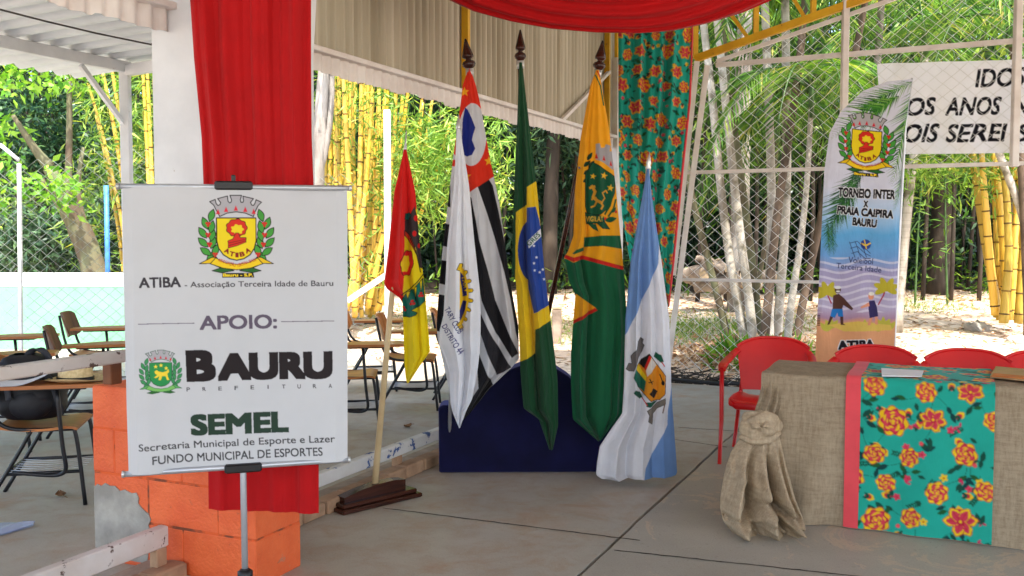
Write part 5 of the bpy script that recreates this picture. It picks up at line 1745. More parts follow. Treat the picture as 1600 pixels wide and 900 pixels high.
# -- green national flag
ft = thing('flag', 'dark green flag with a yellow diamond and blue disc, tallest of the row', 'flag', P(828, 620, 6.0), 'flags on the stage')
cv = Canvas(790, 90, 880, 710, 2.8, (26, 74, 44))
cv.poly([(806, 332), (823, 320), (823, 293), (838, 283), (846, 360), (861, 500), (836, 514), (836, 552), (811, 566), (805, 440)], (232, 194, 28))
cv.ell((831, 391), 22, 48, (34, 58, 134)); cv.poly([(823, 325), (837, 323), (843, 345), (853, 440), (859, 476), (834, 489), (826, 452), (822, 400)], (38, 72, 156))
cv.poly([(823.5, 377), (845, 357), (846, 369), (826, 388)], (228, 230, 232)); cv.text('GRES', (826.5, 385), (845, 368), 7.5, (26, 96, 60), .02)
for x, y in ((834, 384), (834, 411), (835, 422), (843, 425), (848, 421), (838, 402), (850, 436)): cv.star((x, y), 2.6, (226, 230, 236))
fo = lambda S, T: .055 * np.exp(-np.abs((S - .62) / 0.102) ** 1.35) - .05 * np.exp(-np.abs((S - .42) / 0.051) ** 1.35) * np.clip(T * 2, 0, 1) + .03 * np.exp(-np.abs((S - .2) / 0.085) ** 1.35) + .015 * np.exp(-np.abs((S - .85) / 0.043) ** 1.35)
drape('flag_cloth', [(811, 98, 816, 98), (808, 190, 827, 195), (803, 300, 839, 293), (800, 425, 851, 425), (806, 440, 854, 450), (812, 540, 864, 530), (813, 580, 871, 590), (818, 638, 872, 640), (842, 655, 872, 665), (858, 702, 864, 702)], 5.80, cv, M_PRINT, ft, .7, 0.036, fo)
flagpole(ft, P(813, 46, 5.82), P(813, 98, 5.82), P(826, 640, 6.1), m_darkwood, m_darkwood, .016, .85, m_chrome)

# -- yellow and green town flag
ft = thing('flag', 'golden yellow flag with a green shield and green lower half', 'flag', P(870, 590, 6.0), 'flags on the stage')
cv = Canvas(872, 100, 995, 700, 2.6, (232, 162, 22))
GN = (18, 92, 58)
cv.poly([(872, 405), (884, 404), (895, 410), (911, 404), (973, 421), (995, 425), (995, 700), (872, 700)], GN)
cv.poly([(879, 396), (895, 402), (911, 399), (974, 416), (974, 422), (911, 405), (895, 409), (882, 403)], (196, 34, 24))
cv.poly([(912, 371), (940, 368), (969, 368), (972, 389), (940, 384), (912, 386)], GN); cv.poly([(894, 396), (900, 390), (912, 386), (912, 392), (896, 397)], GN)
cv.poly([(900, 459), (931, 481), (893, 503), (884, 480)], (232, 162, 22)); cv.poly([(929, 480.5), (933, 484), (890, 509), (890, 504)], (196, 34, 24))
cv.poly([(930, 226), (936, 225), (938, 232), (944, 231), (946, 226), (954, 228), (952, 237), (958, 236), (959, 262), (957, 266), (943, 255), (930, 250)], (158, 156, 158))
for x, y in ((931, 248), (943, 251), (954, 259)): cv.poly([(x - 2.5, y), (x, y - 8), (x + 2.5, y + 1)], (200, 40, 34))
for x, y, a in ((921, 246, -1), (915, 256, -.7), (923, 258, -.9), (915, 268, -.6), (924, 270, -.9), (914, 280, -.5)): leaf_(cv, x - 4, y + 5, 15, a, (16, 60, 40))
cv.poly([(926, 254), (962, 277), (960, 302), (950, 325), (936, 336), (918, 336), (914, 322), (914, 272)], (16, 84, 56), (14, 30, 24), 1.2)
for x, y, r_ in ((926, 276, 5), (943, 275, 6), (953, 294, 6)): cv.star((x, y), r_, (224, 176, 40), .2)
LG = (206, 150, 44)
for pth, w_l in (([(924, 291), (929, 300), (926, 308), (932, 314), (939, 318)], 4.2), ([(921, 294), (928, 292)], 4), ([(924, 312), (930, 309)], 2.5), ([(936, 316), (941, 322), (938, 327)], 3), ([(932, 314), (928, 322), (923, 324)], 2.6), ([(938, 318), (944, 310), (940, 302), (946, 298), (948, 302)], 2)):
    cv.stroke(pth, w_l, LG)
cv.poly([(914, 332), (942, 339), (944, 348), (916, 350)], (18, 80, 54), (12, 24, 20), 1); cv.text('VIGILAT', (915.5, 346), (941, 346.5), 8, (222, 180, 60), .02)
cv.poly([(918, 350), (930, 350), (934, 362), (926, 358)], (18, 80, 54)); cv.poly([(932, 349), (943, 346), (952, 358), (940, 357)], (18, 80, 54), (12, 24, 20), 1)
for q in ([(944, 335), (952, 322), (956, 308)], [(950, 338), (958, 326), (962, 312)]): cv.stroke(q, 3, (30, 84, 44))
for x, y in ((945, 342), (960, 328), (962, 331)): cv.ell((x, y), 2.4, color=(204, 44, 30), n=10)
leaf_(cv, 944, 345, 20, -.2, (16, 80, 50)); leaf_(cv, 955, 333, 12, -.9, (16, 80, 50))
cv.stroke([(930, 118), (938, 135), (943, 165)], 2.2, (20, 92, 58)); cv.stroke([(933, 112), (937, 120)], 2, (196, 34, 24))
fo = lambda S, T: .05 * np.exp(-np.abs((S - .15) / 0.060) ** 1.35) - .05 * np.exp(-np.abs((S - .28) / 0.043) ** 1.35) * np.clip(T * 2, 0, 1) + .04 * np.exp(-np.abs((S - .6) / 0.170) ** 1.35) + .045 * np.exp(-np.abs((S - .86) / 0.043) ** 1.35) * np.clip(T * 3 - 1.6, 0, 1) - .03 * np.exp(-np.abs((S - .77) / 0.034) ** 1.35) * np.clip(T * 3 - 1.6, 0, 1) + .01 * np.sin(S * 22 + T * 4)
drape('flag_cloth', [(931, 110, 936, 110), (922, 135, 940, 133), (907, 217, 953, 210), (898, 300, 963, 300), (896, 368, 970, 375), (888, 392, 972, 392), (881, 402, 973, 405), (884, 413, 974, 418), (889, 440, 976, 445), (899, 461, 978, 470), (892, 552, 982, 530), (892, 600, 976, 585), (895, 655, 973, 645), (934, 689, 941, 685)], 5.84, cv, M_PRINT, ft, .8, 0.036, fo)
flagpole(ft, P(942, 63, 5.86), P(935, 112, 5.86), P(842, 560, 6.14), m_darkwood, m_darkwood, .015, .95, m_chrome)
mb = MB(); mb.tube([P(905, 262, 5.80), P(905, 262, 5.76)], .008, 8); mb.build('button', m_darkwood, ft)

# -- blue and white flag that reaches the floor
ft = thing('flag', 'white and pale blue flag with a tilted crest, its hem on the floor', 'flag', P(995, 742, 5.9), 'flags on the stage')
cv = Canvas(925, 250, 1065, 755, 2.6, (222, 222, 228))
SB = (112, 148, 200)
cv.poly([(985, 250), (1024, 250), (1030, 372), (1028, 411), (1008, 455), (980, 518), (966, 540), (966, 250)], SB)
cv.poly([(1049, 604), (1042, 640), (1041, 662), (1006, 728), (1003, 752), (1065, 752), (1065, 600)], SB)


def s3(pts): return [(960 + x / 4.5, 480 + y / 4.5) for x, y in pts]


K = (24, 24, 24)
cv.poly(s3([(235, 320), (150, 400), (130, 490), (160, 550), (200, 600), (245, 650), (310, 645), (350, 600), (355, 480), (300, 405)]), (222, 142, 30), K, 1)
cv.poly(s3([(235, 320), (165, 388), (208, 428), (248, 345)]), (26, 22, 22)); cv.poly(s3([(235, 330), (248, 345), (212, 440), (204, 425)]), (206, 36, 34))
cv.poly(s3([(250, 345), (292, 402), (222, 480), (214, 440)]), (216, 206, 196)); cv.poly(s3([(160, 390), (216, 478), (214, 515), (146, 425)]), (232, 206, 30))
cv.poly(s3([(142, 425), (214, 515), (204, 590), (160, 550), (130, 490)]), (22, 106, 84))
cv.stroke(s3([(238, 495), (256, 530)]), 1.6, K); cv.stroke(s3([(232, 520), (264, 512)]), 1.4, K)
cv.poly(s3([(235, 600), (265, 560), (300, 585), (270, 632)]), K); cv.stroke(s3([(312, 465), (332, 520)]), 1.6, K); cv.ell(s3([(334, 526)])[0], 2.6, 3.6, K)
cv.poly(s3([(80, 432), (98, 392), (118, 392), (112, 340), (130, 312), (150, 290), (160, 235), (180, 210), (200, 222), (194, 250), (205, 262), (190, 312), (160, 350), (130, 442), (100, 446)]), (112, 104, 102), K, .8)
for q in ([(268, 340), (285, 308), (300, 322), (322, 330), (338, 375), (320, 385)], [(126, 595), (140, 572), (155, 580), (178, 592), (196, 628), (176, 640)], [(215, 660), (250, 655), (300, 650), (240, 695), (216, 690)]): cv.poly(s3(q), (20, 84, 62))
for q in ([(325, 380), (345, 410)], [(192, 632), (222, 680)]): cv.stroke(s3(q), 1.6, (198, 34, 40))
cv.poly(s3([(222, 720), (255, 690), (300, 660), (350, 632), (352, 672), (300, 700), (262, 735), (258, 812), (228, 790), (236, 750)]), (120, 112, 104), K, .8)
cv.stroke(s3([(350, 650), (332, 735)]), 1.6, (110, 84, 70))
fo = lambda S, T: (.05 * np.exp(-np.abs((S - .22) / 0.068) ** 1.35) - .04 * np.exp(-np.abs((S - .36) / 0.043) ** 1.35) + .055 * np.exp(-np.abs((S - .55) / 0.068) ** 1.35) - .03 * np.exp(-np.abs((S - .68) / 0.043) ** 1.35) + .045 * np.exp(-np.abs((S - .82) / 0.060) ** 1.35)) * np.clip(T * 2.2, 0, 1) + .01 * np.sin(S * 26 + T * 3)
drape('flag_cloth', [(1011, 264, 1014, 264), (1003, 310, 1019, 310), (985, 410, 1034, 410), (977, 500, 1046, 500), (975, 600, 1049, 600), (972, 646, 1051, 640), (955, 670, 1053, 665), (937, 697, 1055, 695), (933, 722, 1057, 720), (931, 742, 1058, 738), (940, 748, 1056, 742)], 5.72, cv, M_PRINT, ft, .8, 0.051, fo)
mb = MB(); mb.tube([P(985, 690, 5.95), P(1012.5, 266, 5.74)], .014, 10); mb.build('pole', m_chrome, ft)
mb = MB(); mb.lathe(P(1012.5, 266, 5.74), P(1015, 238, 5.74) - P(1012.5, 266, 5.74), [(0, .014), (.015, .018), (.03, .012), (.04, .016), (.11, .001)], 10); mb.build('finial', m_chrome, ft)

# ================================================================== FEATHER FLAG AND WHITE SIGN
ff = thing('feather_flag', 'tall printed beach tournament feather flag behind the red chairs', 'feather flag', P(1340, 640, 7.4) * (1, 1, 0))
cv = Canvas(1265, 115, 1432, 635, 2.6, (214, 216, 232))


def grad(a, U, V):
    st = np.array([115, 290, 335, 365, 400, 425, 480, 497, 505, 640])
    cs = np.array([lin(c) for c in ((210, 212, 226), (208, 210, 228), (170, 200, 232), (98, 170, 222), (110, 160, 216), (166, 158, 196), (186, 176, 206), (176, 140, 166), (228, 162, 116), (232, 168, 124))])
    w = V + 3 * np.sin(U * .09)
    o = np.stack([np.interp(w, st, cs[:, k]) for k in range(3)], -1)
    wave = (np.sin(V * .55 + 2.2 * np.sin(U * .08) + U * .03) > .55) & (V > 402) & (V < 488)
    o[wave] = o[wave] * .45 + .55 * np.array(lin((232, 228, 238)))
    return o


cv.noise_fn(grad)
rr = random.Random(9)


def pfrond(x0, y0, x1, y1, sag, L, cols):
    n = 46
    for i in range(n):
        t = i / (n - 1)
        x = x0 + (x1 - x0) * t; y = y0 + (y1 - y0) * t + sag * math.sin(math.pi * t)
        for s in (-1, 1):
            a = math.atan2(y1 - y0, x1 - x0) + s * (.7 + .3 * rr.random()) + (.35 if s < 0 else -.1)
            l = L * math.sin(math.pi * (.12 + .85 * t)) * rr.uniform(.7, 1.1)
            c = rr.choice(cols)
            dx, dy = math.cos(a) * l, math.sin(a) * l
            cv.poly([(x - dy * .03, y + dx * .03), (x + dx, y + dy), (x + dy * .03, y - dx * .03)], c)


GC = [(52, 116, 36), (84, 146, 48), (30, 82, 34), (116, 164, 70)]
pfrond(1428, 128, 1300, 215, -10, 44, GC); pfrond(1428, 135, 1392, 290, -6, 40, GC); pfrond(1405, 150, 1345, 200, -6, 40, GC)
GD = [(38, 92, 40), (62, 120, 52), (28, 70, 40)]
pfrond(1344, 262, 1292, 372, -8, 46, GD); pfrond(1350, 266, 1308, 350, -2, 34, GD); pfrond(1412, 250, 1396, 330, 2, 16, GC)
for x in (1292, 1299): pfrond(x, 340, x + 4, 400, 0, 16, GD)
emblem(cv, affine(1354, 226, (.128, .012), (-.006, .128)))
BKT, HL = (22, 20, 26), (238, 238, 244)
cv.text('TORNEIO INTER', (1309, 307.5), (1397, 312), 15, BKT, .05, 0, HL, .04)
cv.text('X', (1350, 324), (1357, 324.4), 11, BKT, .05, 0, HL, .04)
cv.text('PRAIA CAIPIRA', (1307.7, 334), (1394, 342), 13, BKT, .05, 0, HL, .04)
cv.text('BAURU', (1332, 352), (1369, 356), 13, BKT, .05, 0, HL, .04)
NT = (40, 46, 92)
cv.ell((1353, 382), 8, color=(46, 70, 150)); cv.stroke([(1346, 380), (1353, 384), (1360, 380)], 2.2, (234, 200, 60)); cv.stroke([(1351, 375), (1354, 389)], 1.6, (234, 200, 60))
for dx in (0, 9, 18): cv.stroke([(1328 + dx, 378), (1336 + dx, 402)], 1, NT)
for dy in (0, 8, 16): cv.stroke([(1328 + dy * .2, 380 + dy), (1340, 377 + dy), (1352, 388 + dy), (1360, 396 + dy * .5)], 1, NT)
cv.text('Voleibol', (1326, 410.5), (1363.5, 413), 9.5, NT, .008); cv.text('Terceira Idade', (1307.7, 419), (1376, 426), 8.5, NT, .008)
OG, PR_ = (186, 172, 50), (168, 46, 70)
for x0, y0, x1, y1, sgn in ((1293, 452, 1300, 474, -1), (1384, 446, 1372, 476, 1)):
    cv.stroke([(x0, y0), ((x0 + x1) / 2 + sgn * 2, (y0 + y1) / 2), (x1, y1)], 2.2, PR_)
    for a in (-2.8, -2.0, -1.0, -.2, .5, 2.6): cv.ell((x0 + 8 * math.cos(a), y0 + 6 * math.sin(a) + 4), 12, 5, OG, a, 20)
for x, y in ((1300, 508), (1292, 512), (1380, 506), (1372, 512), (1388, 510), (1350, 510)):
    for a in (-2.2, -1.57, -.9): leaf_(cv, x, y + 6, 18, a, (196, 186, 74))
cv.poly([(1296, 508), (1340, 502), (1392, 508), (1394, 516), (1320, 518)], (224, 190, 92))
DK, SK = (84, 52, 44), (226, 150, 116)     # two beach players of the print
cv.ell((1310.5, 453), 5, 5.5, DK); cv.ell((1310.5, 449.5), 5, 2.6, (226, 226, 226)); cv.ell((1311, 455.5), 3.4, 1.4, (220, 220, 220))
cv.poly([(1303, 462), (1312, 459), (1320, 466), (1333, 482), (1331, 485), (1319, 477), (1317, 484), (1302, 484)], DK)
cv.poly([(1301, 483), (1318, 483), (1319, 496), (1311, 495), (1310, 489), (1306, 497), (1298, 495)], (38, 120, 196)); cv.poly([(1298, 494), (1303, 496), (1297, 507), (1293, 508)], DK); cv.poly([(1314, 495), (1319, 495), (1319, 506), (1322, 508), (1315, 508)], DK)
cv.ell((1360.5, 463), 4.6, 5.2, SK); cv.ell((1361, 459), 4.6, 3, (232, 226, 214)); cv.poly([(1357, 470), (1366, 469), (1370, 480), (1372, 494), (1358, 497), (1356, 482)], (52, 44, 92))
cv.poly([(1357, 472), (1344, 479), (1344, 482), (1358, 478)], SK); cv.poly([(1358, 497), (1363, 496), (1359, 508), (1354, 508)], SK); cv.poly([(1367, 495), (1371, 495), (1372, 507), (1367, 507)], SK)
cv.text('ATIBA', (1311, 547.5), (1366, 544), 14.5, (26, 22, 30), .06, 0, HL, .05)
for k in range(7): cv.poly([(1277, 492 + k * 2.6), (1281, 492 + k * 2.6), (1281, 493.4 + k * 2.6), (1277, 493.4 + k * 2.6)], (60, 44, 40))
drape('printed_cloth', [(1420, 124, 1426, 124), (1387, 127, 1424, 131), (1348, 142, 1421, 150), (1314, 174, 1418, 175), (1296, 208, 1413, 208), (1288, 267, 1408, 267), (1282, 394, 1404, 394), (1274, 553, 1397, 555), (1271, 625, 1394, 628)], lambda U, V: 7.4 + (U - 1340) * -.0006, cv, M_PRINT, ff, .7, 0,
      lambda S, T: .014 * np.sin(S * 7 + T * 4) + .012 * np.sin(S * 13 - T * 7) * T, closed=False, gather=1)
mb = MB(); mb.tube([np.array([*P(1392, 628, 7.41)[:2], .06]), P(1396, 555, 7.41), P(1406, 350, 7.41), P(1415, 190, 7.41), P(1425, 122, 7.41)], [.016, .015, .013, .011, .008], 8); mb.build('mast', m_alu, ff)
q = P(1392, 628, 7.41)
for a in (.3, 1.87):
    mb = MB(); d = np.array([math.cos(a), math.sin(a), 0]) * .35; mb.tube([q * (1, 1, 0) - d + (0, 0, .02), q * (1, 1, 0) + d + (0, 0, .02)], .016, 8); mb.build('cross_foot', m_black, ff)

sg = thing('cloth_sign', 'white cloth sign with black hand-painted capitals tied to the fence', 'sign', fa(1500, 240, FA + .14))
cv = Canvas(1360, 70, 1860, 250, 2.2, (240, 240, 243))
IN = (20, 20, 28)
for s, x0, y0, x1, y1, cap in (('IDOS', 1523, 137, 1602, 134.5, 29), ('OS', 1418, 181, 1462, 180, 28), ('ANOS', 1476, 181, 1566, 179, 28), ('N', 1581, 180.5, 1614, 179.5, 27), ('OIS', 1413, 223, 1467, 222, 28.5), ('SEREI', 1477, 222.5, 1576, 221, 28.5), ('S', 1588, 221, 1610, 220.5, 27)):
    cv.text(s, (x0, y0), (x1, y1), cap, IN, .024, .28)


def signY(U, V):
    x = (U - 800) / F
    return (FA + .14 + ORG @ AX) / (x * AX[0] + AX[1])


drape('sign_cloth', [(1370, 100, 1850, 84), (1374, 150, 1850, 140), (1390, 200, 1850, 194), (1412, 241, 1850, 236)], signY, cv, M_SIGN, sg, .8, 0,
      lambda S, T: .012 * np.sin(S * 40 + 2 * np.sin(T * 3)) + .02 * np.sin(T * 9 + S * 14) * .5 + .010 * np.sin((S * 30 + T * 5)), closed=False, gather=1)
for u, v in ((1371, 101), (1412, 240), (1585, 93), (1585, 238)):
    mb = MB(); p = fa(u, v, FA + .13); mb.tube([p, fa(u, v - 3, FA + .03)], .005, 6); mb.build('tie', m_chrome, sg)

# ================================================================== TABLE AND RED CHAIRS
F1 = G(1325, 824, 0.0)
TZ = .775
R3, A3, Z3 = np.append(RX, 0), np.append(AX, 0), np.array([0, 0, 1.])


def TP(s, t, z): return F1 + R3 * s + A3 * t + Z3 * z


def solve_s(u):          # where the table front meets a pixel column
    k = (u - 800) / F
    return (k * F1[1] - F1[0]) / (RX[0] - k * RX[1])


sL = solve_s(1192)
SR, TD = 1.55, .62
table = thing('table', 'long table under a burlap cloth that hangs to the floor', 'table', TP(.5, .3, 0))


def profile(off, n1, n2, n3, zfoot=.004, back=.5):
    """cross-section over the table: (t, z, weight of hanging folds)"""
    P_ = []
    r = .025
    for q in np.linspace(0, 1, n1): P_.append((TD + off, TZ - r - (1 - q) * back, 0))
    for a in np.linspace(0, math.pi / 2, 5)[1:]: P_.append((TD - r + (r + off) * math.cos(a), TZ - r + (r + off) * math.sin(a), 0))
    for q in np.linspace(0, 1, n2)[1:-1]: P_.append((TD - r - q * (TD - 2 * r), TZ + off, 0))
    for a in np.linspace(math.pi / 2, math.pi, 6): P_.append((r + (r + off) * math.cos(a), TZ - r + (r + off) * math.sin(a), 0))
    for q in np.linspace(0, 1, n3)[1:]: P_.append((-off, TZ - r - q * (TZ - r - zfoot), q))
    return P_


def frontfold(s, q):
    pull = math.exp(-max(0, s - sL) / .28)
    f = .010 * math.sin(s * 11 + 1.3 * q) + .006 * math.sin(s * 23 + 2 * q + 1) + .022 * q * math.sin(s * 5.3 + .6) * .6
    f += .045 * pull * q * math.sin((s - sL) * 26 + q * 5)
    return f * q ** .7 - .03 * q


prof_ = profile(0, 6, 20, 50)
S_ = np.linspace(sL, SR, 220)
g = []
for t, z, q in prof_:
    row = []
    for s in S_:
        dz = .003 * math.sin(s * 9 + t * 13) * (1 if q == 0 else 0)
        row.append(TP(s, t + (frontfold(s, q) if q > 0 else 0), z + dz))
    g.append(row)
g = np.array(g)
mb = MB(); mb.grid(g)
tcl = mb.build('tablecloth', m_burlap, table)
# left end of the cloth
mb = MB()
g2 = []
for k in np.linspace(0, 1, 24):
    row = []
    for t in np.linspace(0.0, TD, 40):
        q = k
        row.append(TP(sL - .02 * k * math.sin(t * 20) - .012 * k + .012 * (1 - k), t + (frontfold(sL, q) * (1 - t / TD) if q > 0 else 0), TZ - .004 - k * (TZ - .008)))
    g2.append(row)
mb.grid(np.array(g2)); mb.build('end_drop', m_burlap, table)
for s_, t_ in ((sL + .12, .1), (sL + .12, TD - .08), (SR - .1, .1), (SR - .1, TD - .08)):
    mb = MB(); mb.tube([TP(s_, t_, 0), TP(s_, t_, TZ - .05)], .018, 8); mb.build('leg', m_chrome, table)

# the burlap gathered in a knot at the corner, its tail on the floor
kn = thing('burlap_knot', 'knotted burlap bunch at the table corner trailing on the floor', 'knot', P(1190, 800, 4.95) * (1, 1, 0))


def knotY(U, V): return 5.02 - .24 * np.clip((V - 665) / 172, 0, 1)


kf = lambda S, T: (.11 * np.exp(-((S - .22 + .10 * T) / .07) ** 2) - .07 * np.exp(-((S - .36 + .05 * T) / .04) ** 2) + .12 * np.exp(-((S - .52) / .07) ** 2) - .09 * np.exp(-((S - .64 - .04 * T) / .035) ** 2) + .10 * np.exp(-((S - .78 - .06 * T) / .06) ** 2) - .05 * np.exp(-((S - .9) / .03) ** 2)) * np.clip(.25 + T * 1.3, .15, 1) + .010 * np.sin(S * 34 + T * 9 + 4 * np.sin(T * 5)) + .06 * np.exp(-((T - .80 - .09 * np.sin(S * 7 + 1)) / .05) ** 2) - .05 * np.exp(-((T - .70 - .09 * np.sin(S * 7 + 1)) / .04) ** 2) + .03 * np.exp(-((T - .45 - .3 * (S - .3)) / .05) ** 2)
kf_ = kf
kf = lambda S, T: kf_(S, T) * 1.25 * (1 - .7 * np.clip((T - .84) / .16, 0, 1))
m_burlap2 = m_burlap.copy(); m_burlap2.name = 'burlap_inner_lit'  # lighter copy: inner side and stronger light both put into the colour
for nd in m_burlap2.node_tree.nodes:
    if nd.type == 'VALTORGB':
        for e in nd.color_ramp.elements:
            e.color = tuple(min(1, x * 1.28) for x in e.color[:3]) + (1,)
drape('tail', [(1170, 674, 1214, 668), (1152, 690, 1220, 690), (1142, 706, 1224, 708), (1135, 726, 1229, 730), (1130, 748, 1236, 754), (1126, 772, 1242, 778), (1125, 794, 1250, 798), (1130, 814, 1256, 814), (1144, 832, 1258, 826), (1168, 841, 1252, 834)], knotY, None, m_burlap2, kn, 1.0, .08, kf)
mb = MB()


def fabric_tube(pts, rad, dy=0):
    q = smooth_path([P(u, v, Y) for u, v, Y in pts], 22)
    k = np.arange(22)
    mb.tube(q, np.interp(np.linspace(0, 1, 22), np.linspace(0, 1, len(rad)), rad) * (1 + .10 * np.sin(k * 1.9)), 14)


kc = P(1184, 662, 4.96)
g = []
for i_, th in enumerate(np.linspace(.05, math.pi - .05, 30)):
    row = []
    for ph in np.linspace(0, 2 * math.pi, 61)[:-1]:
        sp = .13 * math.sin(2 * ph + 5.2 * th) + .07 * math.sin(3 * ph - 7 * th + 1) + .04 * math.sin(7 * ph + 9 * th)
        rr__ = (1 + sp) * (1 + .18 * math.sin(ph + 2.4))
        row.append(kc + np.array([.098 * rr__ * math.sin(th) * math.cos(ph), -.075 * (1 + 1.2 * sp) * math.cos(th) - .0, .078 * rr__ * math.sin(th) * math.sin(ph)]))
    g.append(row)
mb.grid(np.array(g), True, True)
fabric_tube([(1156, 682, 4.95), (1176, 690, 4.915), (1200, 688, 4.91), (1218, 676, 4.95)], [.012, .02, .022, .012])
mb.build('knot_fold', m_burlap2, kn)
drape('gathered_neck', [(1193, 580, 1212, 580), (1190, 600, 1220, 600), (1186, 622, 1222, 624), (1178, 645, 1216, 648), (1172, 662, 1204, 664)], lambda U, V: 5.09 - .08 * np.clip((V - 580) / 80, 0, 1), None, m_burlap, kn, 1.2, .05, lambda S, T: .022 * np.sin(S * 19 + 3 * T))
mb = MB()
q_ = smooth_path([P(1131, 788, 4.86), P(1136, 812, 4.82), P(1152, 832, 4.79), P(1182, 838, 4.78), P(1220, 838, 4.77), P(1252, 828, 4.79)], 40)
k_ = np.arange(40); q_[:, 2] = np.maximum(q_[:, 2], .012) + .006 * np.sin(k_ * .9); q_[:, 1] += .012 * np.sin(k_ * .7)
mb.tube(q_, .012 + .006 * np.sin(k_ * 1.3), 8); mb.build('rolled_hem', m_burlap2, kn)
# runner with its coral edge
def runner(name, s0, s1, off, m, cv=None, step=.0036, parent=None):
    pr = profile(off, 60, 170, 215, .010, .35)
    S2 = np.linspace(s0, s1, max(5, int((s1 - s0) / step)))
    pr = np.array(pr)
    q = pr[:, 2]
    V = np.empty((len(pr), len(S2), 3))
    for j, s in enumerate(S2):
        ff = np.array([frontfold(s, k) if k > 0 else 0 for k in q])
        ff = ff - .004 * (q > 0)
        V[:, j] = F1 + R3 * s + np.outer(pr[:, 0] + ff, A3) + np.outer(pr[:, 1] + np.where(q == 0, .003 * np.sin(s * 9 + pr[:, 0] * 13), 0), Z3)
    off_ = ROOT[parent.name]
    me = fast_mesh(name, V.reshape(-1, 3) - off_, [grid_faces(len(pr), len(S2))], m, True)
    if cv is not None:
        L = np.concatenate([[0], np.cumsum(np.hypot(np.diff(pr[:, 0]), np.diff(pr[:, 1])))])
        X, Yv = np.meshgrid(S2 - s0 + .12, L + .32)
        set_col(me, cv.sample(X, Yv).reshape(-1, 3))
    return link_mesh(name, me, parent, off_)


rn = thing('table_runner', 'turquoise flowered cloth strip with a coral edge over the burlap table', 'table runner', TP(.33, .3, TZ))
runner('flowered_strip', .045, .66, .006, M_COTTON, CVF, parent=rn)
runner('coral_edging', -.022, .05, .010, bpy.data.materials['coral_cotton'], None, .006, parent=rn)

m_paper = mat('white_paper', (236, 236, 240), (226, 226, 232), rough=.6, bmp=0)
p0 = G(1377, 576, TZ + .014); p1 = G(1443, 580, TZ + .014); p2 = G(1440, 589, TZ + .014); p3 = G(1378, 588, TZ + .014)
mb = MB(); mb.hexa([p3, p2, p1, p0] + [p + (0, 0, .004) for p in (p3, p2, p1, p0)])
tag(mb.build('paper_sheets', m_paper), 'white sheets of paper lying on the flowered table runner', 'paper')
fo = thing('folder', 'brown folder with a dark edge at the right end of the table', 'folder', G(1590, 585, TZ))
q = [G(1547, 590, TZ + .012), G(1640, 600, TZ + .012), G(1640, 583, TZ + .012), G(1556, 575, TZ + .012)]
mb = MB(); mb.hexa(q + [p + (0, 0, .010) for p in q]); mb.build('cover', mat('tan_cardboard', (176, 138, 96), (150, 112, 74), rough=.35), fo)
q2 = [G(1550, 588, TZ + .022), G(1640, 596, TZ + .022), G(1640, 592, TZ + .022), G(1552, 584, TZ + .022)]
mb = MB(); mb.hexa(q2 + [p + (0, 0, .004) for p in q2]); mb.build('strap', mat('orange_strap', (206, 116, 40), (180, 92, 30), rough=.5), fo)

# red plastic armchairs
m_redp, nt, b = nodes('red_plastic')
c = ramp(nt, [(.3, lin((206, 16, 22))), (.7, lin((222, 26, 26)))], noise(nt, 4, 4))
nt.links.new(c, b.inputs['Base Color']); b.inputs['Roughness'].default_value = .32; b.inputs['Specular IOR Level'].default_value = .5


def band(mb, pts, w, th, side):
    """a strip of moulded plastic along pts, width w along the vector side"""
    pts = np.array(pts, float); n = len(pts)
    w = np.interp(np.linspace(0, 1, n), np.linspace(0, 1, len(w)), w)
    tang = unit(np.gradient(pts, axis=0)); sd = np.array(side, float)
    g = []
    for i in range(n):
        s = sd - tang[i] * (sd @ tang[i]); s /= np.linalg.norm(s)
        nn = np.cross(tang[i], s)
        h = w[i] / 2
        g.append([pts[i] - s * h - nn * th * .2, pts[i] - s * h * .8 + nn * th * .5, pts[i] + s * h * .8 + nn * th * .5, pts[i] + s * h - nn * th * .2, pts[i] + s * h * .8 - nn * th * .5, pts[i] - s * h * .8 - nn * th * .5])
    mb.grid(np.array(g), True, True)
    o = len(mb.v) - n * 6
    mb.f += [tuple(o + j for j in range(6)), tuple(o + (n - 1) * 6 + j for j in range(5, -1, -1))]; mb.m += [mb.mi] * 2; mb.sm += [False] * 2


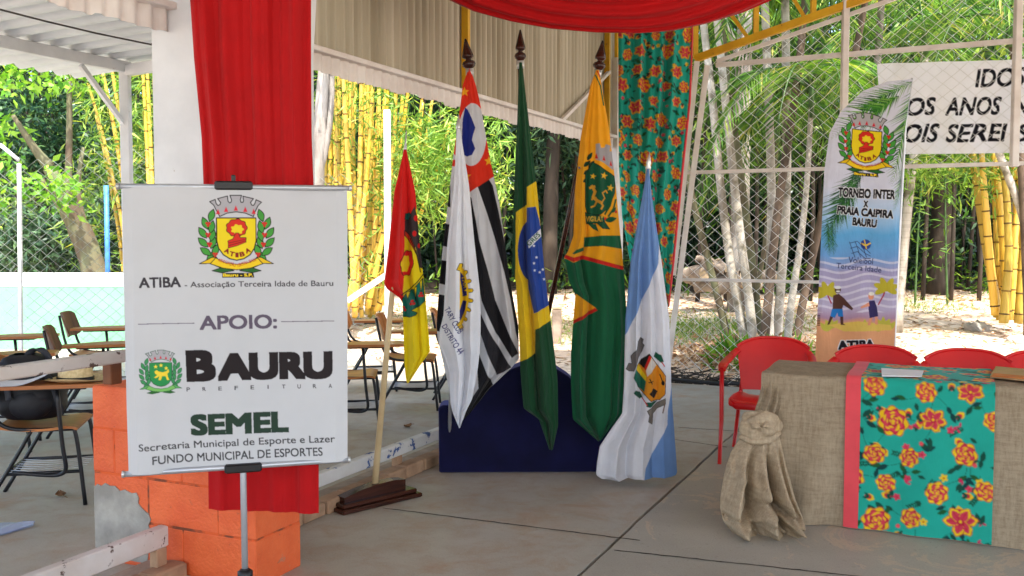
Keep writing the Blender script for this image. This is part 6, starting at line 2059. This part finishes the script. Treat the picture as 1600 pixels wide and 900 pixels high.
def plastic_chair():
    t = thing('plastic_chair', 'red plastic armchair at the left end of the burlap table', 'chair', (0, 0, 0), 'red plastic chairs behind the table')
    # seat shell
    mb = MB(); g = []
    for i, x in enumerate(np.linspace(-.21, .24, 18)):
        row = []
        for y in np.linspace(-.225, .225, 18):
            e = max(0, abs(y) - .18) / .045
            z = .425 - .018 * math.cos(y * 6) + .012 * e + (-.035 * max(0, (x - .19) / .05) ** 2) - .02 * max(0, (.05 - x)) / .26
            row.append((x, y * (1 - .12 * max(0, -x) / .21), z))
        g.append(row)
    mb.grid(np.array(g)); gb = np.array(g) - (0, 0, .012); mb.grid(gb[::-1])
    band(mb, [(x, y, .405 - (.02 if x > .2 else 0)) for x, y in ((-.2, -.2), (0, -.222), (.2, -.228), (.245, -.18), (.25, 0), (.245, .18), (.2, .228), (0, .222), (-.2, .2))], [.045], .01, (0, 0, 1))
    mb.build('seat', m_redp, t)
    # back shell with a rounded top edge
    mb = MB(); g = []
    for k in np.linspace(0, 1, 16):
        row = []
        for h in np.linspace(-1, 1, 22):
            top = .785 - .05 * abs(h) ** 3.2 - .012 * h * h
            z = .43 + (top - .43) * k
            hw = .20 + .045 * k
            y = h * hw
            x = -.21 - .10 * k - .01 * k * k + .055 * h * h * (.4 + .6 * k)
            row.append((x, y, z))
        g.append(row)
    g = np.array(g); mb.grid(g[:, ::-1]); mb.grid(g - (.014, 0, .0))
    band(mb, [tuple(v + (-.010, 0, 0)) for v in g[-1]], [.03], .02, (1, 0, 0))
    mb.build('backrest', m_redp, t)
    for s in (-1, 1):
        mb = MB()
        band(mb, [(-.255, s * .235, .70), (-.20, s * .262, .675), (-.08, s * .275, .655), (.08, s * .278, .648), (.19, s * .275, .640), (.235, s * .272, .615)], [.05, .055, .06, .062, .06, .05], .016, (0, 1, .15 * s))
        mb.build('armrest', m_redp, t)
        mb = MB()
        band(mb, [(.225, s * .272, .632), (.24, s * .272, .5), (.252, s * .268, .3), (.27, s * .275, .0)], [.055, .06, .058, .045], .022, (1, 0, 0))
        mb.build('leg', m_redp, t)
        mb = MB()
        band(mb, [(-.235, s * .2, .5), (-.24, s * .215, .38), (-.265, s * .24, .18), (-.295, s * .262, .0)], [.045, .06, .055, .042], .022, (1, 0, 0))
        mb.build('leg', m_redp, t)
    return t


face = math.atan2(-AX[1], -AX[0])
ch = plastic_chair()
spots = ((1.72, 6.40, face + .06, None), (2.22, 5.90, face - .02, 'second red plastic chair from the left, centred behind the coral edge of the runner'), (2.73, 5.69, face + .03, 'red plastic chair behind the middle of the flowered runner'), (3.16, 5.60, face, 'red plastic chair cut off by the right edge, behind the brown folder'))
for i, (x, y, rz, lab) in enumerate(spots):
    if i == 0: ch.location = (x, y, 0); ch.rotation_euler = (0, 0, rz)
    else: copy_thing(ch, (x, y, 0), rz, label=lab)

# ================================================================== DESK CHAIRS
m_ply = mat('varnished_plywood', (186, 118, 62), (156, 92, 46), rough=.35, scale=3, stretch=(1, 9, 1), bmp=.03)
m_ply2 = mat('brown_plywood', (112, 76, 54), (84, 58, 44), rough=.4, scale=3, stretch=(1, 9, 1), bmp=.03)
m_tubeblk = mat('black_steel_tube', (28, 29, 34), (20, 20, 24), rough=.35, bmp=0)


def plate(mb, fn, nu, nv, th):
    g = np.array([[fn(i / (nu - 1), j / (nv - 1)) for j in range(nv)] for i in range(nu)])
    d1 = np.gradient(g, axis=0); d2 = np.gradient(g, axis=1); nrm = unit(np.cross(d1, d2))
    a, b_ = g + nrm * th / 2, g - nrm * th / 2
    mb.grid(a); mb.grid(b_[:, ::-1])
    for e0, e1 in ((a[0], b_[0]), (b_[-1], a[-1]), (b_[:, 0], a[:, 0]), (a[:, -1], b_[:, -1])):
        mb.grid(np.array([e0, e1]), False)


def desk_chair(mply_back, label):
    t = thing('desk_chair', label, 'desk chair', (0, 0, 0), 'tablet desk chairs on the side floor')
    mb = MB(); plate(mb, lambda a, b_: (-.20 + .42 * a + .0, (-.21 + .42 * b_) * (1 - .08 * (1 - a)), .45 - .02 * math.sin(math.pi * a) + (-.02 * ((a - .85) / .15) ** 2 if a > .85 else 0)), 16, 10, .014); mb.build('seat', m_ply, t)
    mb = MB()

    def bk(a, b_):
        y = -.2 + .4 * b_
        rnd = .03 * abs(2 * b_ - 1) ** 6
        z = .60 + rnd + (.22 - 2 * rnd) * a
        return (-.235 - .06 * a + .05 * (2 * b_ - 1) ** 2, y, z)
    plate(mb, bk, 10, 14, .014); mb.build('backrest', mply_back, t)
    mb = MB()

    def tb(a, b_):
        x = -.14 + .58 * a
        w0 = -.36 + .0 * a; w1 = -.24 + (.13 if a > .45 else .13 * a / .45)
        if a > .45: w1 = -.11
        rr_ = .03 * max(0, (a - .85) / .15) ** 2
        return (x, w0 + rr_ + (w1 - w0 - 2 * rr_) * b_, .69)
    plate(mb, tb, 16, 8, .02); tb_ = mb.build('tablet', m_ply, t)
    mb = MB(); mb.bev((.12, -.25, .672), (.34, .12, .014), r=.004); mb.build('bracket', m_black, tb_)
    r = .0115
    for s in (-1, 1):
        y = s * .19
        mb = MB(); mb.tube(smooth_path([(.20, y, .43), (.215, y, .36), (.25, y * 1.04, .0)], 10), r, 8); mb.build('leg', m_tubeblk, t)
        mb = MB(); mb.tube(smooth_path([(-.02, y, .43), (-.09, y, .30), (-.27, y * 1.04, .0)], 10), r, 8); mb.build('leg', m_tubeblk, t)
    mb = MB()
    for s in (-1, 1):
        y = s * .19
        mb.tube(smooth_path([(.20, y, .43), (0, y, .43), (-.15, y, .44), (-.22, y, .52), (-.275, y * .9, .80)], 18), r, 8)
        mb.tube([(-.16, y, .19), (.235, y, .19)], r * .85, 8)
    mb.tube([(.2, -.19, .43), (.2, .19, .43)], r, 8); mb.tube([(-.16, -.19, .19), (-.16, .19, .19)], r * .8, 8)
    mb.build('frame', m_tubeblk, t)
    mb = MB(); mb.tube(smooth_path([(-.12, -.19, .2), (.10, -.2, .17), (.17, -.235, .20), (.15, -.25, .34), (.13, -.25, .66)], 20), r, 8); mb.build('tablet_post', m_tubeblk, t)
    mb = MB()
    for y in np.linspace(-.16, .16, 7): mb.tube([(-.17, y, .195), (.0, y, .18), (.235, y, .195)], .003, 5)
    mb.build('book_rack', m_chrome, t)
    return t


A_ = desk_chair(m_ply, 'desk chair nearest the rail, loaded with a black backpack')
B_ = desk_chair(m_ply2, 'brown backed desk chair standing against the green wall')


def gp(u, Y): return ((u - 800) / F * Y, Y, 0)


cA = gp(62, 5.42); rA = .22
A_.location = cA; A_.rotation_euler = (0, 0, rA)
B_.location = gp(150, 8.6); B_.rotation_euler = (0, 0, .18)
copy_thing(B_, gp(132, 7.3), .35, label='brown desk chair between the backpack and the green wall, empty')
copy_thing(B_, gp(8, 7.9), .2, label='dark backed desk chair cut off by the left edge, farther of two there')
copy_thing(A_, gp(-14, 6.7), .3, label='orange brown desk chair cut off by the left edge, nearer of two there')
copy_thing(A_, gp(578, 9.35), .12, label='desk chair by the brace of the white fence post, farthest right of the banner')
copy_thing(A_, gp(640, 8.35), .02, label='desk chair directly behind the red and yellow flag')
copy_thing(A_, gp(542, 7.35), .1, label='desk chair half hidden by the right edge of the printed banner')
copy_thing(A_, gp(722, 8.9), .05, label='desk chair mostly hidden behind the white flag with the gear')


def chair_pt(c, rz, x, y, z):
    return np.array([c[0] + x * math.cos(rz) - y * math.sin(rz), c[1] + x * math.sin(rz) + y * math.cos(rz), z])


# backpack on the seat
bp_ = thing('backpack', 'black backpack slumped on the seat of the nearest desk chair', 'backpack', chair_pt(cA, rA, 0, 0, .45))
m_bag = mat('black_nylon', (24, 25, 32), (14, 14, 20), rough=.6, scale=5, bmp=.3, bscale=40)
g = []
for i, k in enumerate(np.linspace(0, 1, 26)):
    row = []
    zz = .46 + .37 * k
    rx_ = .20 * (math.sin(math.pi * (.12 + .80 * k)) ** .5) * (1 - .15 * k); ry_ = .175 * (math.sin(math.pi * (.14 + .78 * k)) ** .5)
    if i in (0, 25): rx_ = ry_ = .06
    for a in np.linspace(0, 2 * math.pi, 37)[:-1]:
        ca, sa = math.cos(a), math.sin(a)
        e = .55
        x = rx_ * math.copysign(abs(ca) ** e, ca) - .05 - .05 * k; y = ry_ * math.copysign(abs(sa) ** e, sa) + .02
        w = 1 + .035 * math.sin(a * 3 + zz * 40) + .03 * math.sin(a * 5 - zz * 60)
        row.append(chair_pt(cA, rA, x * w, y * w, zz))
    g.append(row)
mb = MB(); mb.grid(np.array(g), True, True); mb.build('bag_body', m_bag, bp_)
g = []
for k in np.linspace(0, 1, 12):
    row = []
    for a in np.linspace(0, math.pi, 14):
        q = math.sin(math.pi * (.1 + .8 * k)) ** .5
        row.append(chair_pt(cA, rA, -.04 + .12 * q * math.cos(a), -.115 - .055 * q * math.sin(a), .49 + .16 * k))
    g.append(row)
mb = MB(); mb.grid(np.array(g)); mb.build('front_pocket', m_bag, bp_)
m_strap = mat('grey_webbing', (52, 54, 62), (40, 42, 50), rough=.7)
for k, pts in enumerate((((.02, -.12, .76), (.08, -.16, .70), (.11, -.16, .60), (.12, -.13, .50)), ((-.13, -.10, .76), (-.15, -.16, .70), (-.13, -.18, .60)), ((-.10, .03, .78), (-.07, .02, .85), (.0, .0, .86), (.04, .0, .80)))):
    mb = MB(); band(mb, smooth_path([chair_pt(cA, rA, *p) for p in pts], 14), [.035], .008, (math.cos(rA), math.sin(rA), 0)); mb.build('strap', m_strap, bp_)

ht = thing('straw_hat', 'straw hat with a dark band on the tablet of the nearest desk chair', 'hat', chair_pt(cA, rA, .23, -.23, .70))
m_straw = mat('straw', (226, 206, 160), (204, 182, 134), rough=.85, scale=60, bmp=.4, bscale=160)
hc = chair_pt(cA, rA, .22, -.22, .702)


def hatprof(prof, m, name, par, dent=0):
    mb = MB(); g = []
    for rr_, z in prof:
        row = []
        for a in np.linspace(0, 2 * math.pi, 41)[:-1]:
            x, y = rr_ * 1.12 * math.cos(a), rr_ * .92 * math.sin(a)
            zz = z + (.018 * (abs(math.sin(a)) ** 2) if rr_ > .11 else 0) * ((rr_ - .11) / .03 if rr_ > .11 else 0)
            if dent and rr_ < .07: zz -= dent * math.exp(-(y / .02) ** 2)
            row.append(hc + (x, y, zz))
        g.append(row)
    mb.grid(np.array(g), True, True)
    return mb.build(name, m, par)


hatprof([(.145, .006), (.142, .003), (.10, .001), (.086, .003), (.083, .02), (.080, .06), (.076, .09), (.066, .103), (.045, .108), (.02, .106), (.001, .104)], m_straw, 'crown_and_brim', ht, .022)
hatprof([(.0895, .005), (.0885, .024), (.0865, .025)], m_black, 'hat_band', ht)
pp = thing('paper_sheet', 'curled white paper hanging off the tablet of the nearest desk chair', 'paper', chair_pt(cA, rA, 0, -.25, .7))
g = []
for k in np.linspace(0, 1, 20):
    row = []
    for w in np.linspace(0, 1, 8):
        row.append(chair_pt(cA, rA, -.24 + .34 * k, -.36 + .20 * w - .02 * k, .703 + .085 * max(0, k - .55) ** 1.5 * 2.0 + .03 * max(0, .2 - k) + .004 * w))
    g.append(row)
mb = MB(); mb.grid(np.array(g)); mb.grid(np.array(g)[::-1] - (0, 0, .002)); mb.build('sheet', m_paper, pp)

# clear plastic wrapper on the floor, twigs and dry leaves
m_plastic, nt, b = nodes('clear_wrapper')
b.inputs['Base Color'].default_value = (.62, .72, .95, 1); b.inputs['Roughness'].default_value = .12; b.inputs['Transmission Weight'].default_value = .35; b.inputs['Alpha'].default_value = .9
q = [G(-60, 850), G(2, 848), G(54, 821), G(30, 819), G(-60, 817)]
mb = MB(); rr_ = R(4)
g = []
for k in np.linspace(0, 1, 14):
    a_ = G(-60, 819) * (1 - k) + G(55, 820) * k; c_ = G(-60, 856) * (1 - k) + G(52, 823) * k
    g.append([a_ * (1 - w) + c_ * w + (0, 0, .012 + .018 * abs(math.sin(k * 7 + w * 5)) * math.sin(math.pi * w)) for w in np.linspace(0, 1, 12)])
mb.grid(np.array(g)); mb.grid(np.array(g)[::-1] * (1, 1, .25))
tag(mb.build('plastic_wrapper', m_plastic), 'crumpled clear plastic wrapper on the side floor at the left edge', 'wrapper')
m_dry = mat('dry_leaf', (150, 112, 76), (110, 80, 54), rough=.9, bmp=0)
for i, (u, v, lab) in enumerate(((637, 668, 'curled dry leaf on the side floor below the yellow flag tip'), (652, 690, 'dry twig leaf on the side floor close to the blue flaked rail'), (95, 776, 'dry twig at the feet of the nearest desk chair'), (206, 842, 'small curled leaf on the kerb below the left low rail'))):
    c_ = G(u, v) if i < 3 else G(u, v, .07); rr_ = R(90 + i)
    mb = MB(); a = rr_.uniform(0, 6)
    d = np.array([math.cos(a), math.sin(a), 0]); s = np.array([-d[1], d[0], 0])
    L = .09
    g = [[c_ + d * L * (k - .5) + s * w * .03 * math.sin(math.pi * k) + np.array([0, 0, .006 + .03 * (k - .5) ** 2 * 4 * .5 + .012 * w * w]) for w in (-1, -.5, 0, .5, 1)] for k in np.linspace(.02, .98, 9)]
    mb.grid(np.array(g)); mb.grid(np.array(g)[::-1] - (0, 0, .002))
    mb.tube([c_ + d * L * .45 + (0, 0, .02), c_ + d * L + s * .02 + (0, 0, .012)], .002, 5)
    tag(mb.build('dry_leaf', m_dry), lab, 'leaf', 'dry leaves on the floor')
